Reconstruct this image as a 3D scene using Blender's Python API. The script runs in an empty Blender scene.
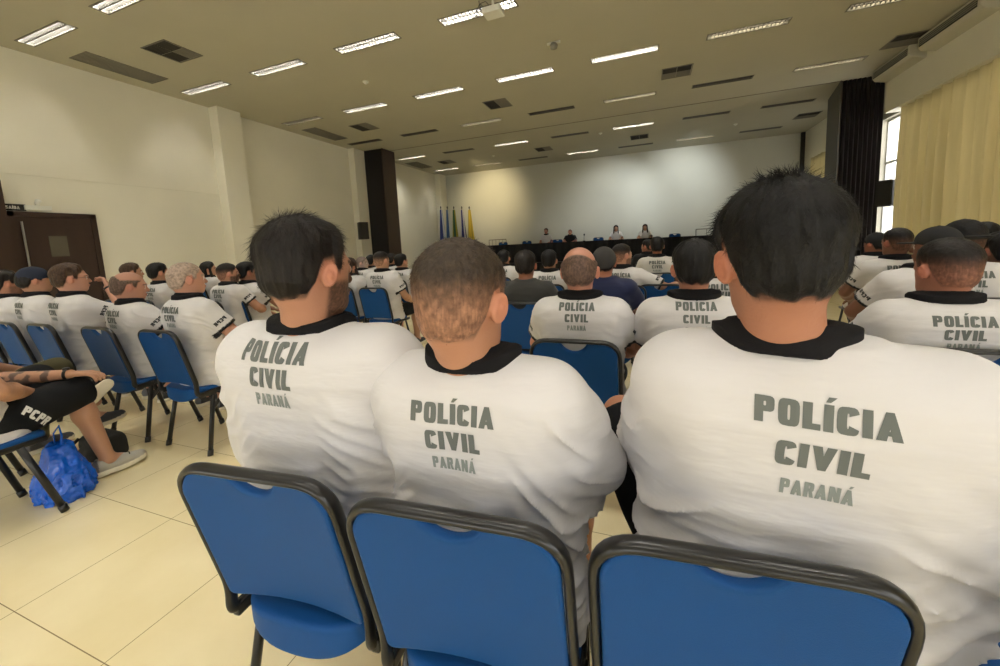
import bpy, bmesh, math, random
import numpy as np
from math import radians as rad, sin, cos, pi
from mathutils import Vector, Matrix
from mathutils.bvhtree import BVHTree
random.seed(4)
rng = np.random.default_rng(7)
SC = bpy.context.scene
COL = SC.collection

# ------------------------------------------------------------------ camera
CH = 1.34
YAW, PITCH, ROLL, FPX, PCX, PCY = rad(-20.8), rad(-6.71), rad(2.73), 391.0, 500.0, 290.5
fw = np.array([sin(YAW)*cos(PITCH), cos(YAW)*cos(PITCH), sin(PITCH)])
r0 = np.array([cos(YAW), -sin(YAW), 0.0]); d0 = -np.cross(r0, fw)
rr = r0*cos(ROLL)+d0*sin(ROLL); dd = -r0*sin(ROLL)+d0*cos(ROLL)
def ray(u, v): return rr*(u-PCX)/FPX + dd*(v-PCY)/FPX + fw
def ony(u, v, y):
    d = ray(u, v); return d*(y/d[1]) + np.array([0, 0, CH])
cd = bpy.data.cameras.new('camera'); cam = bpy.data.objects.new('camera', cd); COL.objects.link(cam)
cam.matrix_world = Matrix(((rr[0], -dd[0], -fw[0], 0), (rr[1], -dd[1], -fw[1], 0), (rr[2], -dd[2], -fw[2], CH), (0, 0, 0, 1)))
cd.sensor_width = 36; cd.sensor_fit = 'HORIZONTAL'; cd.lens = 36*FPX/1000
cd.shift_y = -(333-PCY)/1000; cd.clip_start = 0.05
SC.camera = cam

# ------------------------------------------------------------------ materials
def lin(c):
    return tuple((x/255/12.92 if x/255 <= .04045 else ((x/255+.055)/1.055)**2.4) for x in c)
MATS = {}
def mat(name, col=(200, 200, 200), rough=.6, metal=0., emit=None, estr=0., bump=0., bscale=60., var=0., vscale=8., attr=False, trans=0., sheen=0., spec=.5, vec=(1, 1, 1)):
    if name in MATS: return MATS[name]
    m = bpy.data.materials.new(name); m.use_nodes = True; nt = m.node_tree; N = nt.nodes; L = nt.links
    b = N['Principled BSDF']; b.inputs['Roughness'].default_value = rough; b.inputs['Metallic'].default_value = metal
    b.inputs['Specular IOR Level'].default_value = spec
    c = lin(col); b.inputs['Base Color'].default_value = (*c, 1)
    tc = N.new('ShaderNodeTexCoord'); mp = N.new('ShaderNodeMapping'); L.new(tc.outputs['Object'], mp.inputs[0]); mp.inputs['Scale'].default_value = vec
    src = None
    if attr:
        a = N.new('ShaderNodeAttribute'); a.attribute_name = 'Col'; src = a.outputs['Color']
    if var > 0:
        n = N.new('ShaderNodeTexNoise'); n.inputs['Scale'].default_value = vscale; n.inputs['Detail'].default_value = 4; L.new(mp.outputs[0], n.inputs['Vector'])
        r = N.new('ShaderNodeMapRange'); r.inputs[1].default_value = .3; r.inputs[2].default_value = .7; r.inputs[3].default_value = 1-var; r.inputs[4].default_value = 1+var
        L.new(n.outputs['Fac'], r.inputs[0])
        v = N.new('ShaderNodeVectorMath'); v.operation = 'SCALE'
        if src: L.new(src, v.inputs[0])
        else: v.inputs[0].default_value = c
        L.new(r.outputs[0], v.inputs['Scale']); src = v.outputs[0]
    if src: L.new(src, b.inputs['Base Color'])
    if emit:
        b.inputs['Emission Color'].default_value = (*lin(emit), 1); b.inputs['Emission Strength'].default_value = estr
    if sheen: b.inputs['Sheen Weight'].default_value = sheen
    if bump > 0:
        n = N.new('ShaderNodeTexNoise'); n.inputs['Scale'].default_value = bscale; n.inputs['Detail'].default_value = 3; L.new(mp.outputs[0], n.inputs['Vector'])
        bp = N.new('ShaderNodeBump'); bp.inputs['Strength'].default_value = bump; bp.inputs['Distance'].default_value = .01
        L.new(n.outputs['Fac'], bp.inputs['Height']); L.new(bp.outputs[0], b.inputs['Normal'])
    if trans > 0:
        t = N.new('ShaderNodeBsdfTranslucent'); t.inputs[0].default_value = (*c, 1)
        if src: L.new(src, t.inputs[0])
        mx = N.new('ShaderNodeMixShader'); mx.inputs[0].default_value = trans
        L.new(b.outputs[0], mx.inputs[1]); L.new(t.outputs[0], mx.inputs[2]); L.new(mx.outputs[0], N['Material Output'].inputs[0])
    MATS[name] = m; return m
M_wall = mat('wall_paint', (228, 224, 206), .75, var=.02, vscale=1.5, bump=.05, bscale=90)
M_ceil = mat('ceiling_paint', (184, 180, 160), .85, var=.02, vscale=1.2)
M_black = mat('black_enamel', (22, 22, 22), .28, var=.1, vscale=30)
M_blue = mat('blue_vinyl', (12, 70, 130), .55, bump=.12, bscale=500, var=.04, vscale=5, spec=.22)
M_skin = mat('skin', attr=True, rough=.5, bump=.12, bscale=160, spec=.4)
M_shirt = mat('white_cotton', attr=True, rough=.85, bump=.55, bscale=5.5, sheen=.15, spec=.2, vec=(1.1, 1.1, 4.2))
M_ink = mat('grey_print', (104, 108, 104), .8, spec=.2)
M_ink2 = mat('light_grey_print', (134, 140, 136), .8, spec=.2)
M_inkd = mat('dark_print', (50, 52, 55), .8, spec=.2)
M_inkw = mat('white_print', (235, 235, 230), .7)
M_collar = mat('black_knit', (24, 23, 25), .9, bump=.3, bscale=600, spec=.2)
M_shorts = mat('black_cloth', (26, 27, 29), .85, bump=.15, bscale=300, spec=.2)
M_olive = mat('olive_cloth', (84, 80, 58), .9, bump=.2, bscale=300, spec=.2)
M_shoe = mat('shoe', attr=True, rough=.7)
M_alu = mat('white_metal', (225, 225, 215), .4)
M_mirror = mat('louvre_aluminium', (225, 222, 210), .22, metal=1.)
M_on = mat('lit_tube', (255, 250, 235), emit=(255, 251, 244), estr=58)
M_half = mat('dim_tube', (255, 250, 235), emit=(255, 240, 205), estr=13)
M_off = mat('unlit_tube', (120, 118, 110), .4)
M_dark = mat('dark_housing', (40, 38, 34), .7)
M_brown = mat('brown_laminate', (54, 36, 28), .45, var=.12, vscale=6, vec=(1, 1, .15))
M_steel = mat('brushed_steel', (170, 168, 160), .35, metal=.9)

# ------------------------------------------------------------------ object helpers
def link(name, me, m=None, parent=None, loc=None, smooth=False):
    if m is not None:
        for x in (m if isinstance(m, (list, tuple)) else [m]): me.materials.append(x)
    if smooth: me.shade_smooth()
    o = bpy.data.objects.new(name, me); COL.objects.link(o)
    if parent is not None: o.parent = parent
    if loc is not None: o.location = loc
    return o
def empty(name, loc=(0, 0, 0), rz=0):
    o = bpy.data.objects.new(name, None); COL.objects.link(o); o.location = loc; o.rotation_euler = (0, 0, rz); o.empty_display_size = .1
    return o
def tag(o, label, cat, group=None, kind=None):
    o['label'] = label; o['category'] = cat
    if group: o['group'] = group
    if kind: o['kind'] = kind
    return o
def copy_tree(o, parent=None):
    c = o.copy(); COL.objects.link(c)
    if parent is not None: c.parent = parent
    for ch in list(o.children): copy_tree(ch, c)
    return c
class MB:
    def __init__(s): s.v = []; s.f = []; s.mi = []
    def add(s, vs, fs, mi=0):
        k = len(s.v); s.v += [tuple(map(float, x)) for x in vs]; s.f += [[i+k for i in f] for f in fs]; s.mi += [mi]*len(fs); return s
    def box(s, x0, x1, y0, y1, z0, z1, mi=0, T=None):
        vs = [Vector((x, y, z)) for z in (z0, z1) for y in (y0, y1) for x in (x0, x1)]
        if T is not None: vs = [T @ v for v in vs]
        return s.add(vs, [(0, 2, 3, 1), (4, 5, 7, 6), (0, 1, 5, 4), (2, 6, 7, 3), (0, 4, 6, 2), (1, 3, 7, 5)], mi)
    def tube(s, pts, r, seg=10, mi=0, flat=1.0, up=(0, 0, 1), cap=True):
        pts = [Vector(p) for p in pts]; n = len(pts); ring = []
        t0 = (pts[1]-pts[0]).normalized(); u = Vector(up)
        if abs(u.dot(t0)) > .95: u = Vector((1, 0, 0))
        a = (u - t0*u.dot(t0)).normalized()
        rs = r if isinstance(r, (list, tuple)) else [r]*n
        vs = []
        for i, p in enumerate(pts):
            t = ((pts[min(i+1, n-1)]-pts[max(i-1, 0)])).normalized()
            a = (a - t*a.dot(t)).normalized(); b = t.cross(a)
            for k in range(seg):
                an = 2*pi*k/seg; vs.append(p + a*(rs[i]*cos(an)) + b*(rs[i]*flat*sin(an)))
        fs = [(i*seg+k, i*seg+(k+1) % seg, (i+1)*seg+(k+1) % seg, (i+1)*seg+k) for i in range(n-1) for k in range(seg)]
        if cap: fs += [tuple(range(seg-1, -1, -1)), tuple(range((n-1)*seg, n*seg))]
        return s.add(vs, fs, mi)
    def mesh(s, name, bevel=0.):
        me = bpy.data.meshes.new(name); me.from_pydata(s.v, [], s.f); me.polygons.foreach_set('material_index', s.mi)
        bm = bmesh.new(); bm.from_mesh(me); bmesh.ops.recalc_face_normals(bm, faces=bm.faces)
        if bevel > 0: bmesh.ops.bevel(bm, geom=bm.edges[:], offset=bevel, segments=2, affect='EDGES', profile=.6)
        bm.to_mesh(me); bm.free(); me.update(); return me
    def obj(s, name, m, parent=None, loc=None, smooth=False, bevel=0.): return link(name, s.mesh(name, bevel), m, parent, loc, smooth)
def fillet(pts, r, n=6):
    P = [Vector(p) for p in pts]; out = [P[0]]
    for i in range(1, len(P)-1):
        a, b, c = P[i-1], P[i], P[i+1]; d1 = (a-b); d2 = (c-b)
        rr_ = min(r, d1.length*.49, d2.length*.49); p1 = b+d1.normalized()*rr_; p2 = b+d2.normalized()*rr_
        for k in range(n+1):
            t = k/n; out.append(p1*(1-t)**2 + b*2*t*(1-t) + p2*t*t)
    out.append(P[-1]); return out

# ------------------------------------------------------------------ implicit surfaces
def V3(*a): return np.array(a, dtype=np.float32)
def rcone(p, a, b, r1, r2):
    a = np.asarray(a, np.float32); b = np.asarray(b, np.float32); pa = p-a; ba = b-a
    t = np.clip(pa@ba/(ba@ba+1e-9), 0, 1)
    return np.linalg.norm(pa-t[:, None]*ba, axis=1)-(r1+(r2-r1)*t)
def ell(p, c, r, R=None):
    q = p-np.asarray(c, np.float32)
    if R is not None: q = q@R
    r = np.asarray(r, np.float32); k0 = np.linalg.norm(q/r, axis=1); k1 = np.linalg.norm(q/(r*r), axis=1)+1e-9
    return k0*(k0-1)/k1
def smin(a, b, k):
    h = np.maximum(k-np.abs(a-b), 0)/k; return np.minimum(a, b)-h*h*k*.25
def smax(a, b, k): return -smin(-a, -b, k)
def sstep(x, a, b):
    t = np.clip((x-a)/(b-a), 0, 1); return t*t*(3-2*t)
_tab = rng.random((64, 64, 64)).astype(np.float32)
def vnoise(p):
    i = np.floor(p).astype(np.int32); f = p-i; f = f*f*(3-2*f); i &= 63; j = (i+1) & 63
    x0, y0, z0 = i.T; x1, y1, z1 = j.T; fx, fy, fz = f.T
    a = _tab[x0, y0, z0]*(1-fx)+_tab[x1, y0, z0]*fx; b = _tab[x0, y1, z0]*(1-fx)+_tab[x1, y1, z0]*fx
    c = _tab[x0, y0, z1]*(1-fx)+_tab[x1, y0, z1]*fx; d = _tab[x0, y1, z1]*(1-fx)+_tab[x1, y1, z1]*fx
    return (a*(1-fy)+b*fy)*(1-fz)+(c*(1-fy)+d*fy)*fz
def rotm(yaw=0, pitch=0, roll=0):   # columns = local axes in parent
    m = Matrix.Rotation(-yaw, 3, 'Z') @ Matrix.Rotation(pitch, 3, 'X') @ Matrix.Rotation(roll, 3, 'Y')
    return np.array(m, dtype=np.float32)
def mesh_sdf(fn, lo, hi, h, name='m', newton=2, color=None, margin=.006, relax=0):
    lo = np.array(lo, np.float32); hi = np.array(hi, np.float32); B = 8
    nb = np.maximum(np.ceil((hi-lo)/(h*B)).astype(int), 1); n = nb*B
    bi = np.stack(np.meshgrid(*[np.arange(k) for k in nb], indexing='ij'), -1).reshape(-1, 3)
    cen = lo+(bi*B+B/2-.5)*h; fc = np.concatenate([fn(c) for c in np.array_split(cen.astype(np.float32), max(1, len(cen)//200000))])
    val = np.repeat(np.repeat(np.repeat(fc.reshape(nb), B, 0), B, 1), B, 2).astype(np.float32)
    act = bi[np.abs(fc) < h*B*.87*1.5+margin]
    off = np.stack(np.meshgrid(*[np.arange(B)]*3, indexing='ij'), -1).reshape(-1, 3)
    for ch in np.array_split(act, max(1, len(act)//300)):
        idx = (ch[:, None, :]*B+off[None]).reshape(-1, 3); v = fn((lo+idx*h).astype(np.float32)); val[idx[:, 0], idx[:, 1], idx[:, 2]] = v
    s = val < 0
    c8 = [s[a:n[0]-1+a, b:n[1]-1+b, c:n[2]-1+c] for a in (0, 1) for b in (0, 1) for c in (0, 1)]
    cnt = sum(x.astype(np.int8) for x in c8); mix = (cnt > 0) & (cnt < 8)
    ids = -np.ones(mix.shape, np.int64); cells = np.argwhere(mix); ids[mix] = np.arange(len(cells))
    acc = np.zeros((len(cells), 3), np.float32); num = np.zeros(len(cells), np.float32)
    cor = [(a, b, c) for a in (0, 1) for b in (0, 1) for c in (0, 1)]
    cv = [val[cells[:, 0]+a, cells[:, 1]+b, cells[:, 2]+c] for a, b, c in cor]
    for i in range(8):
        for j in range(i+1, 8):
            A, Bc = np.array(cor[i]), np.array(cor[j])
            if np.abs(A-Bc).sum() != 1: continue
            m = (cv[i] < 0) != (cv[j] < 0); t = np.where(m, cv[i]/np.where(m, cv[i]-cv[j], 1), 0)
            acc += np.where(m[:, None], A+(Bc-A)*t[:, None], 0); num += m
    P = lo+(cells+acc/np.maximum(num, 1)[:, None])*h
    F = []
    for ax in range(3):
        o1, o2 = [(1, 2), (2, 0), (0, 1)][ax]
        sl0 = [slice(None)]*3; sl1 = [slice(None)]*3; sl0[ax] = slice(0, n[ax]-1); sl1[ax] = slice(1, n[ax])
        e0 = s[tuple(sl0)]; e1 = s[tuple(sl1)]; ch = np.argwhere(e0 != e1)
        ch = ch[(ch[:, o1] > 0) & (ch[:, o2] > 0) & (ch[:, o1] < n[o1]-1) & (ch[:, o2] < n[o2]-1)]
        flip = e0[tuple(ch.T)]
        def cid(d1, d2):
            q = ch.copy(); q[:, o1] -= d1; q[:, o2] -= d2; return ids[tuple(q.T)]
        q = np.stack([cid(0, 0), cid(1, 0), cid(1, 1), cid(0, 1)], 1)
        q[~flip] = q[~flip][:, ::-1]; F.append(q)
    F = np.concatenate(F); F = F[(F >= 0).all(1)]
    P = P.astype(np.float32)
    for _ in range(newton):
        e = h*.35; f0 = fn(P); g = np.stack([(fn(P+V3(*(e*(k == i) for k in range(3))))-f0)/e for i in range(3)], 1)
        st = f0/np.maximum((g*g).sum(1), .15); P = P-g*np.clip(st, -h*.6, h*.6)[:, None]
    for _ in range(relax):
        acc2 = np.zeros((len(P), 3)); w2 = np.zeros(len(P))
        for a_, b_ in ((0, 1), (1, 2), (2, 3), (3, 0)):
            for k in range(3):
                acc2[:, k] += np.bincount(F[:, a_], P[F[:, b_], k], len(P))+np.bincount(F[:, b_], P[F[:, a_], k], len(P))
            w2 += np.bincount(F[:, a_], minlength=len(P))+np.bincount(F[:, b_], minlength=len(P))
        P = (P*.5+.5*acc2/np.maximum(w2, 1)[:, None]).astype(np.float32)
    me = bpy.data.meshes.new(name); me.vertices.add(len(P)); me.vertices.foreach_set('co', P.ravel())
    me.loops.add(F.size); me.loops.foreach_set('vertex_index', F.ravel().astype(np.int32))
    me.polygons.add(len(F)); me.polygons.foreach_set('loop_start', np.arange(0, F.size, 4, dtype=np.int32))
    me.update(calc_edges=True); me.shade_smooth()
    if color is not None: setcol(me, color(P))
    return me
def setcol(me, C):
    a = me.color_attributes.new('Col', 'FLOAT_COLOR', 'POINT'); a.data.foreach_set('color', np.concatenate([C, np.ones((len(C), 1))], 1).astype(np.float32).ravel())
def coords(me):
    a = np.empty(len(me.vertices)*3, np.float32); me.vertices.foreach_get('co', a); return a.reshape(-1, 3)

# ------------------------------------------------------------------ lettering
TS = .272
def ringq(x0, y0, x1, y1, t, skip=None, n=20):
    cx, cy = (x0+x1)/2, (y0+y1)/2; a, b = (x1-x0)/2, (y1-y0)/2; out = []; P = []
    for k in range(n+1):
        an = 2*pi*k/n; c, s = cos(an), sin(an); e = .5
        f = lambda v, q: math.copysign(abs(v)**q, v)
        P.append(((cx+a*f(c, e), cy+b*f(s, e)), (cx+(a-t)*f(c, e), cy+(b-t*.85)*f(s, e))))
    for k in range(n):
        q = [P[k][0], P[k+1][0], P[k+1][1], P[k][1]]
        mx = sum(p[0] for p in q)/4; my = sum(p[1] for p in q)/4
        if skip and skip(mx, my): continue
        out.append(q)
    return out
def R4(x0, y0, x1, y1): return [(x0, y0), (x1, y0), (x1, y1), (x0, y1)]
def glyph(c):
    t = TS
    if c in 'IÍ':
        g = [R4(0, 0, t, 1)]
        if c == 'Í': g.append([(t*.15, 1.07), (t*.65, 1.07), (t*1.35, 1.26), (t*.5, 1.26)])
        return g, t
    if c == 'L': return [R4(0, 0, t, 1), R4(t, 0, .5, t*.85)], .5
    if c == 'O': return ringq(0, -.01, .62, 1.01, t), .62
    if c == 'C': return ringq(0, -.01, .6, 1.01, t, lambda x, y: x > .34 and .36 < y < .63), .6
    if c == 'D': return ringq(-.1, 0, .62, 1, t, lambda x, y: x < .12)+[R4(0, 0, t, 1)], .62
    if c in 'PR':
        g = [R4(0, 0, t, 1)]+ringq(.02, .4, .6, 1.0, t*.93)
        if c == 'R': g.append([(.4, 0), (.64, 0), (.5, .46), (.27, .46)])
        return g, .62
    if c in 'AÁ':
        g = [[(0, 0), (t, 0), (.46, 1), (.24, 1)], [(.7-t, 0), (.7, 0), (.46, 1), (.24, 1)], R4(.17, .18, .53, .34)]
        if c == 'Á': g.append([(.3, 1.07), (.42, 1.07), (.58, 1.25), (.38, 1.25)])
        return g, .7
    if c == 'V': return [[(0, 1), (t, 1), (.45, 0), (.23, 0)], [(.68-t, 1), (.68, 1), (.45, 0), (.23, 0)]], .68
    if c == 'N': return [R4(0, 0, t*.9, 1), R4(.66-t*.9, 0, .66, 1), [(0, 1), (t, 1), (.66, 0), (.66-t, 0)]], .66
    if c == 'S': return [R4(0, 0, .56, .2), R4(0, .4, .56, .6), R4(0, .8, .56, 1), R4(0, .5, t, .9), R4(.56-t, .1, .56, .5)], .56
    return [], .3
def text_quads(txt, h, sp=.075):
    out = []; x = 0
    for c in txt:
        g, w = glyph(c)
        for q in g: out.append([((px+x)*h, py*h) for px, py in q])
        x += w+sp
    return out, (x-sp)*h
def text_geo(txt, h, o, xd, yd, rd, bvh, off=.0015, step=.012, width=None, skew=0, dist=1.):
    """letters as geometry pressed on a surface: o = lower-centre point, xd/yd = axes, rd = direction into the surface"""
    qs, w = text_quads(txt, h); sx = (width/w) if width else 1
    o, xd, yd, rd = Vector(o), Vector(xd), Vector(yd), Vector(rd).normalized(); V = []; F = []
    for q in qs:
        q = [((x-w/2)*sx+skew*y, y) for x, y in q]
        l1 = max(math.dist(q[0], q[1]), math.dist(q[2], q[3])); l2 = max(math.dist(q[1], q[2]), math.dist(q[0], q[3]))
        n1 = max(1, math.ceil(l1/step)); n2 = max(1, math.ceil(l2/step)); k = len(V); ok = True; T = []
        for j in range(n2+1):
            for i in range(n1+1):
                a, b = i/n1, j/n2
                x = (q[0][0]*(1-a)+q[1][0]*a)*(1-b)+(q[3][0]*(1-a)+q[2][0]*a)*b
                y = (q[0][1]*(1-a)+q[1][1]*a)*(1-b)+(q[3][1]*(1-a)+q[2][1]*a)*b
                p = o+xd*x+yd*y
                if bvh is not None:
                    hit = bvh.ray_cast(p-rd*dist, rd)
                    if hit[0] is None: ok = False; break
                    p = hit[0]
                T.append(p-rd*off)
            if not ok: break
        if not ok: continue
        V += T
        for j in range(n2):
            for i in range(n1): a = k+j*(n1+1)+i; F.append((a, a+1, a+n1+2, a+n1+1))
    return V, F
def append_geo(me, parts, mats):
    """append (verts, faces, material index) lists to a mesh, keeping its colours"""
    co = coords(me); nv = len(co); faces = [tuple(p.vertices) for p in me.polygons]; mi = [0]*len(faces)
    C = None
    if 'Col' in me.color_attributes:
        C = np.empty(nv*4, np.float32); me.color_attributes['Col'].data.foreach_get('color', C); C = C.reshape(-1, 4)[:, :3]
    V = [tuple(map(float, c)) for c in co]
    for v, f, m in parts:
        k = len(V); V += [tuple(x) for x in v]; faces += [tuple(i+k for i in q) for q in f]; mi += [m]*len(f)
    nm = bpy.data.meshes.new(me.name); nm.from_pydata(V, [], faces); nm.polygons.foreach_set('material_index', mi); nm.shade_smooth(); nm.update()
    if C is not None: setcol(nm, np.concatenate([C, np.zeros((len(V)-nv, 3))]))
    for m in mats: nm.materials.append(m)
    return nm

# ------------------------------------------------------------------ people
def cran(q):
    return smin(ell(q, (0, -.012, .03), (.077, .097, .088)), ell(q, (0, -.042, -.022), (.058, .058, .06)), .03)
def earR(s, a=28):
    m = Matrix.Rotation(rad(-s*a), 3, 'Z') @ Matrix.Rotation(rad(-12), 3, 'X'); return np.array(m, np.float32)
EARR = {s: earR(s) for s in (-1, 1)}
def head_sdf(q):
    d = cran(q)
    d = smin(d, ell(q, (0, .028, -.028), (.060, .062, .082)), .03)
    d = smin(d, ell(q, (0, .036, -.078), (.048, .050, .034)), .025)
    d = smin(d, rcone(q, (0, .086, .012), (0, .101, -.021), .007, .0125), .012)
    d = smin(d, ell(q, (0, .076, .026), (.045, .018, .010)), .015)
    ax = q*V3(0, 1, 1); ax[:, 0] = np.abs(q[:, 0])
    d = smax(d, -ell(ax, (.031, .102, .006), (.019, .018, .012)), .012)
    d = np.minimum(d, ell(ax, (.031, .077, .006), (.013, .013, .013)))
    d = smin(d, ell(q, (0, .09, -.05), (.024, .009, .006)), .006); d = smin(d, ell(q, (0, .088, -.06), (.02, .009, .006)), .006)
    for s in (-1, 1):
        c = V3(s*.083, -.006, -.004); R = EARR[s]
        e = ell(q, c, (.0095, .0185, .030), R); o = c+R[:, 0]*s*.009
        e = smax(e, -ell(q, o+R[:, 1]*.003, (.008, .0125, .022), R), .005)
        e = np.minimum(e, ell(q, c+V3(0, .004, -.004), (.008, .006, .016), R)); e = smin(e, rcone(q, (s*.07, .0, -.01), c, .012, .006), .012)
        d = smin(d, e, .006)
    return d
HL_Y = [-.12, -.05, -.034, -.018, .012, .02, .034, .042, .06, .075, .1]
HL_Z = [-.058, -.058, -.02, .03, .034, .0, -.004, .036, .052, .078, .086]
def hair_fn(kind):
    def th(q):
        x, y, z = q.T
        dl = z-np.interp(y, HL_Y, HL_Z)+(vnoise(q*55+3)-.5)*.016
        tS, tT = {'short': (.009, .020), 'thick': (.007, .020), 'fade': (.0025, .012), 'grey': (.006, .011), 'bald_top': (.008, .008), 'buzz': (.003, .005), 'long': (.016, .022), 'under_cap': (.012, .006), 'wavy': (.016, .022)}[kind]
        t = tS+(tT-tS)*sstep(z, .0, .085)
        if kind == 'thick': t = t+.004*sstep(-y, .0, .08)
        t = np.minimum(t, dl*.30)
        if kind == 'bald_top': t = np.minimum(t, (.058-z+np.maximum(-y-.055, 0)*.9)*.5)
        if kind == 'grey': t = np.minimum(t, .004+.1*np.maximum(0, .085-z))
        return np.maximum(t, -.005)
    amp = {'short': .0035, 'thick': .003, 'fade': .002, 'grey': .0022, 'bald_top': .002, 'buzz': .001, 'long': .004, 'under_cap': .002, 'wavy': .006}[kind]
    def fn(q):
        t = th(q); r = np.sqrt(q[:, 0]**2+(q[:, 1]+.05)**2+1e-6)
        an = np.arctan2(q[:, 0], -(q[:, 1]+.05))
        nn = vnoise(np.stack([an*9+10, r*30+5+vnoise(q*25+3)*1.5, q[:, 2]*22+8], 1))-.5
        if kind in ('fade', 'buzz', 'grey', 'bald_top'): nn = vnoise(q*220+9)-.5
        d = cran(q)-t-nn*amp*2*sstep(t, 0, .01)
        if kind == 'long':
            l = ell(q, (0, -.055, -.09), (.078, .042, .15)); l = smax(l, -ell(q, (0, .02, -.06), (.058, .06, .2)), .01)
            for sx in (-1, 1): l = smin(l, rcone(q, (sx*.078, .012, .05), (sx*.088, .045, -.19), .016, .026), .02)
            nn2 = vnoise(np.stack([q[:, 0]*120, q[:, 1]*90, q[:, 2]*10], 1)+40)-.5
            d = smin(d, l-nn2*.006, .03)
        return d
    return fn, th
def strands(me, kind, n, L, w, seed=1):
    """thousands of tapered blades of hair rooted on the hair surface (head coordinates)"""
    fn, th = hair_fn(kind); r = np.random.default_rng(seed); P = coords(me)
    t = th(P); ok = np.where(t > .0008)[0]; ids = r.choice(ok, n); p = P[ids]+r.normal(0, .0012, (n, 3)).astype(np.float32)
    e = .002; f0 = fn(p); g = np.stack([(fn(p+V3(*(e*(k == i) for k in range(3))))-f0)/e for i in range(3)], 1); N_ = g/np.linalg.norm(g, axis=1, keepdims=True)
    crown = np.array([.01, -.062, .12]); f = p-crown
    if kind == 'thick': f = f+np.stack([.12*(vnoise(p*28+4)-.5), .12*(vnoise(p*28+14)-.5), .06*(vnoise(p*28+24)-.5)], 1)
    f = f-N_*(f*N_).sum(1, keepdims=True); f /= np.linalg.norm(f, axis=1, keepdims=True)+1e-6
    f += r.normal(0, .22, (n, 3)); f /= np.linalg.norm(f, axis=1, keepdims=True)
    top = sstep(p[:, 2], -.04, .07)[:, None]; ln = (L[0]+(L[1]-L[0])*top**1.5)*r.uniform(.6, 1.25, (n, 1))
    lift = (.05+.13*top)*r.uniform(.3, 1.2, (n, 1))
    side = np.cross(f, N_); side /= np.linalg.norm(side, axis=1, keepdims=True)
    V = []; 
    pts = []
    base = p-N_*.002
    for k, (a, ww) in enumerate(((0, 1.), (.5, .8), (1., .1))):
        c = base+(f*a+N_*(lift*(a-.8*a*a)))*ln
        pts.append(c-side*w*ww*.5); pts.append(c+side*w*ww*.5)
    V = np.stack(pts, 1).reshape(-1, 3); b = np.arange(n)[:, None]*6
    F = np.concatenate([b+np.array([0, 1, 3, 2]), b+np.array([2, 3, 5, 4])])
    return V, F
HC = {}
def hair_mesh(kind, h, ns=0, L=(.012, .028), w=.0009, seed=1):
    key = (kind, h, ns, L, seed)
    if key in HC: return HC[key]
    fn, th = hair_fn(kind)
    me = mesh_sdf(fn, (-.13, -.15, -.27 if kind == 'long' else -.12), (.13, .13, .17), h, 'hair')
    v = coords(me); nf = len(me.polygons); f = np.empty(nf*4, np.int32); me.polygons.foreach_get('vertices', f) if False else None
    f = np.array([tuple(p.vertices) for p in me.polygons])
    ins = fn(v)*0+head_sdf(v)   # drop what lies inside the skull
    keep = (ins[f] > -.003).any(1) | (th(v)[f] > 0).any(1); f = f[keep]
    if ns: 
        V, F = strands(me, kind, ns, L, w, seed); f = np.concatenate([f, F+len(v)]); v = np.concatenate([v, V])
    HC[key] = (v.astype(np.float32), f); return HC[key]
def to_mesh(name, v, f):
    me = bpy.data.meshes.new(name); me.from_pydata(v.tolist(), [], f.tolist()); me.update(); me.shade_smooth(); return me
def hair_mat():
    return mat('hair', attr=True, rough=.55, var=.35, vscale=70, bump=.2, bscale=300, spec=.3)
def hand_cones(w, d, n, side, curl=.5, sc=1.):
    """palm and five bent fingers; d = direction, n = palm normal, side = +1 right hand"""
    w, d, n = Vector(w), Vector(d).normalized(), Vector(n); n = (n-d*n.dot(d)).normalized(); x = d.cross(n)*side
    out = []; S = sc
    for i, off in enumerate((-.028, -.009, .010, .028)): out.append((w+x*off*.6*S, w+(d*.085+x*off)*S, .013*S, .011*S))
    for i, (off, ln) in enumerate(((-.030, .068), (-.010, .078), (.010, .072), (.029, .056))):
        p = w+(d*.088+x*off)*S; a = curl*(.5+.1*i); dirv = d.copy()
        for k, fr in enumerate((.45, .32, .25)):
            dirv = Matrix.Rotation(a*side*-1 if False else a, 3, d.cross(n)) @ dirv if False else (dirv*cos(a)+n*sin(a) if k == 0 else (dirv*cos(a)+(n-dirv*n.dot(dirv)).normalized()*sin(a)))
            q = p+dirv*ln*fr*S; out.append((p, q, (.0092-.0008*k)*S, (.0085-.0008*k)*S)); p = q
    p = w+(d*.02-x*.026)*S; dv = (d*.75-x*.65+n*.3).normalized(); q = p+dv*.045*S; out.append((p, q, .012*S, .0105*S)); q2 = q+(dv*.6+d*.5+n*.3).normalized()*.034*S; out.append((q, q2, .0102*S, .0085*S))
    return out
TORSO = dict(z=[.40, .47, .57, .68, .80, .92, 1.01, 1.06, 1.09, 1.12],
             a=[.165, .180, .166, .158, .168, .182, .178, .150, .105, .06],
             b=[.12, .135, .122, .112, .113, .118, .112, .095, .075, .05],
             y=[-.0, -.01, -.03, -.035, -.035, -.04, -.052, -.058, -.06, -.06])
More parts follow.
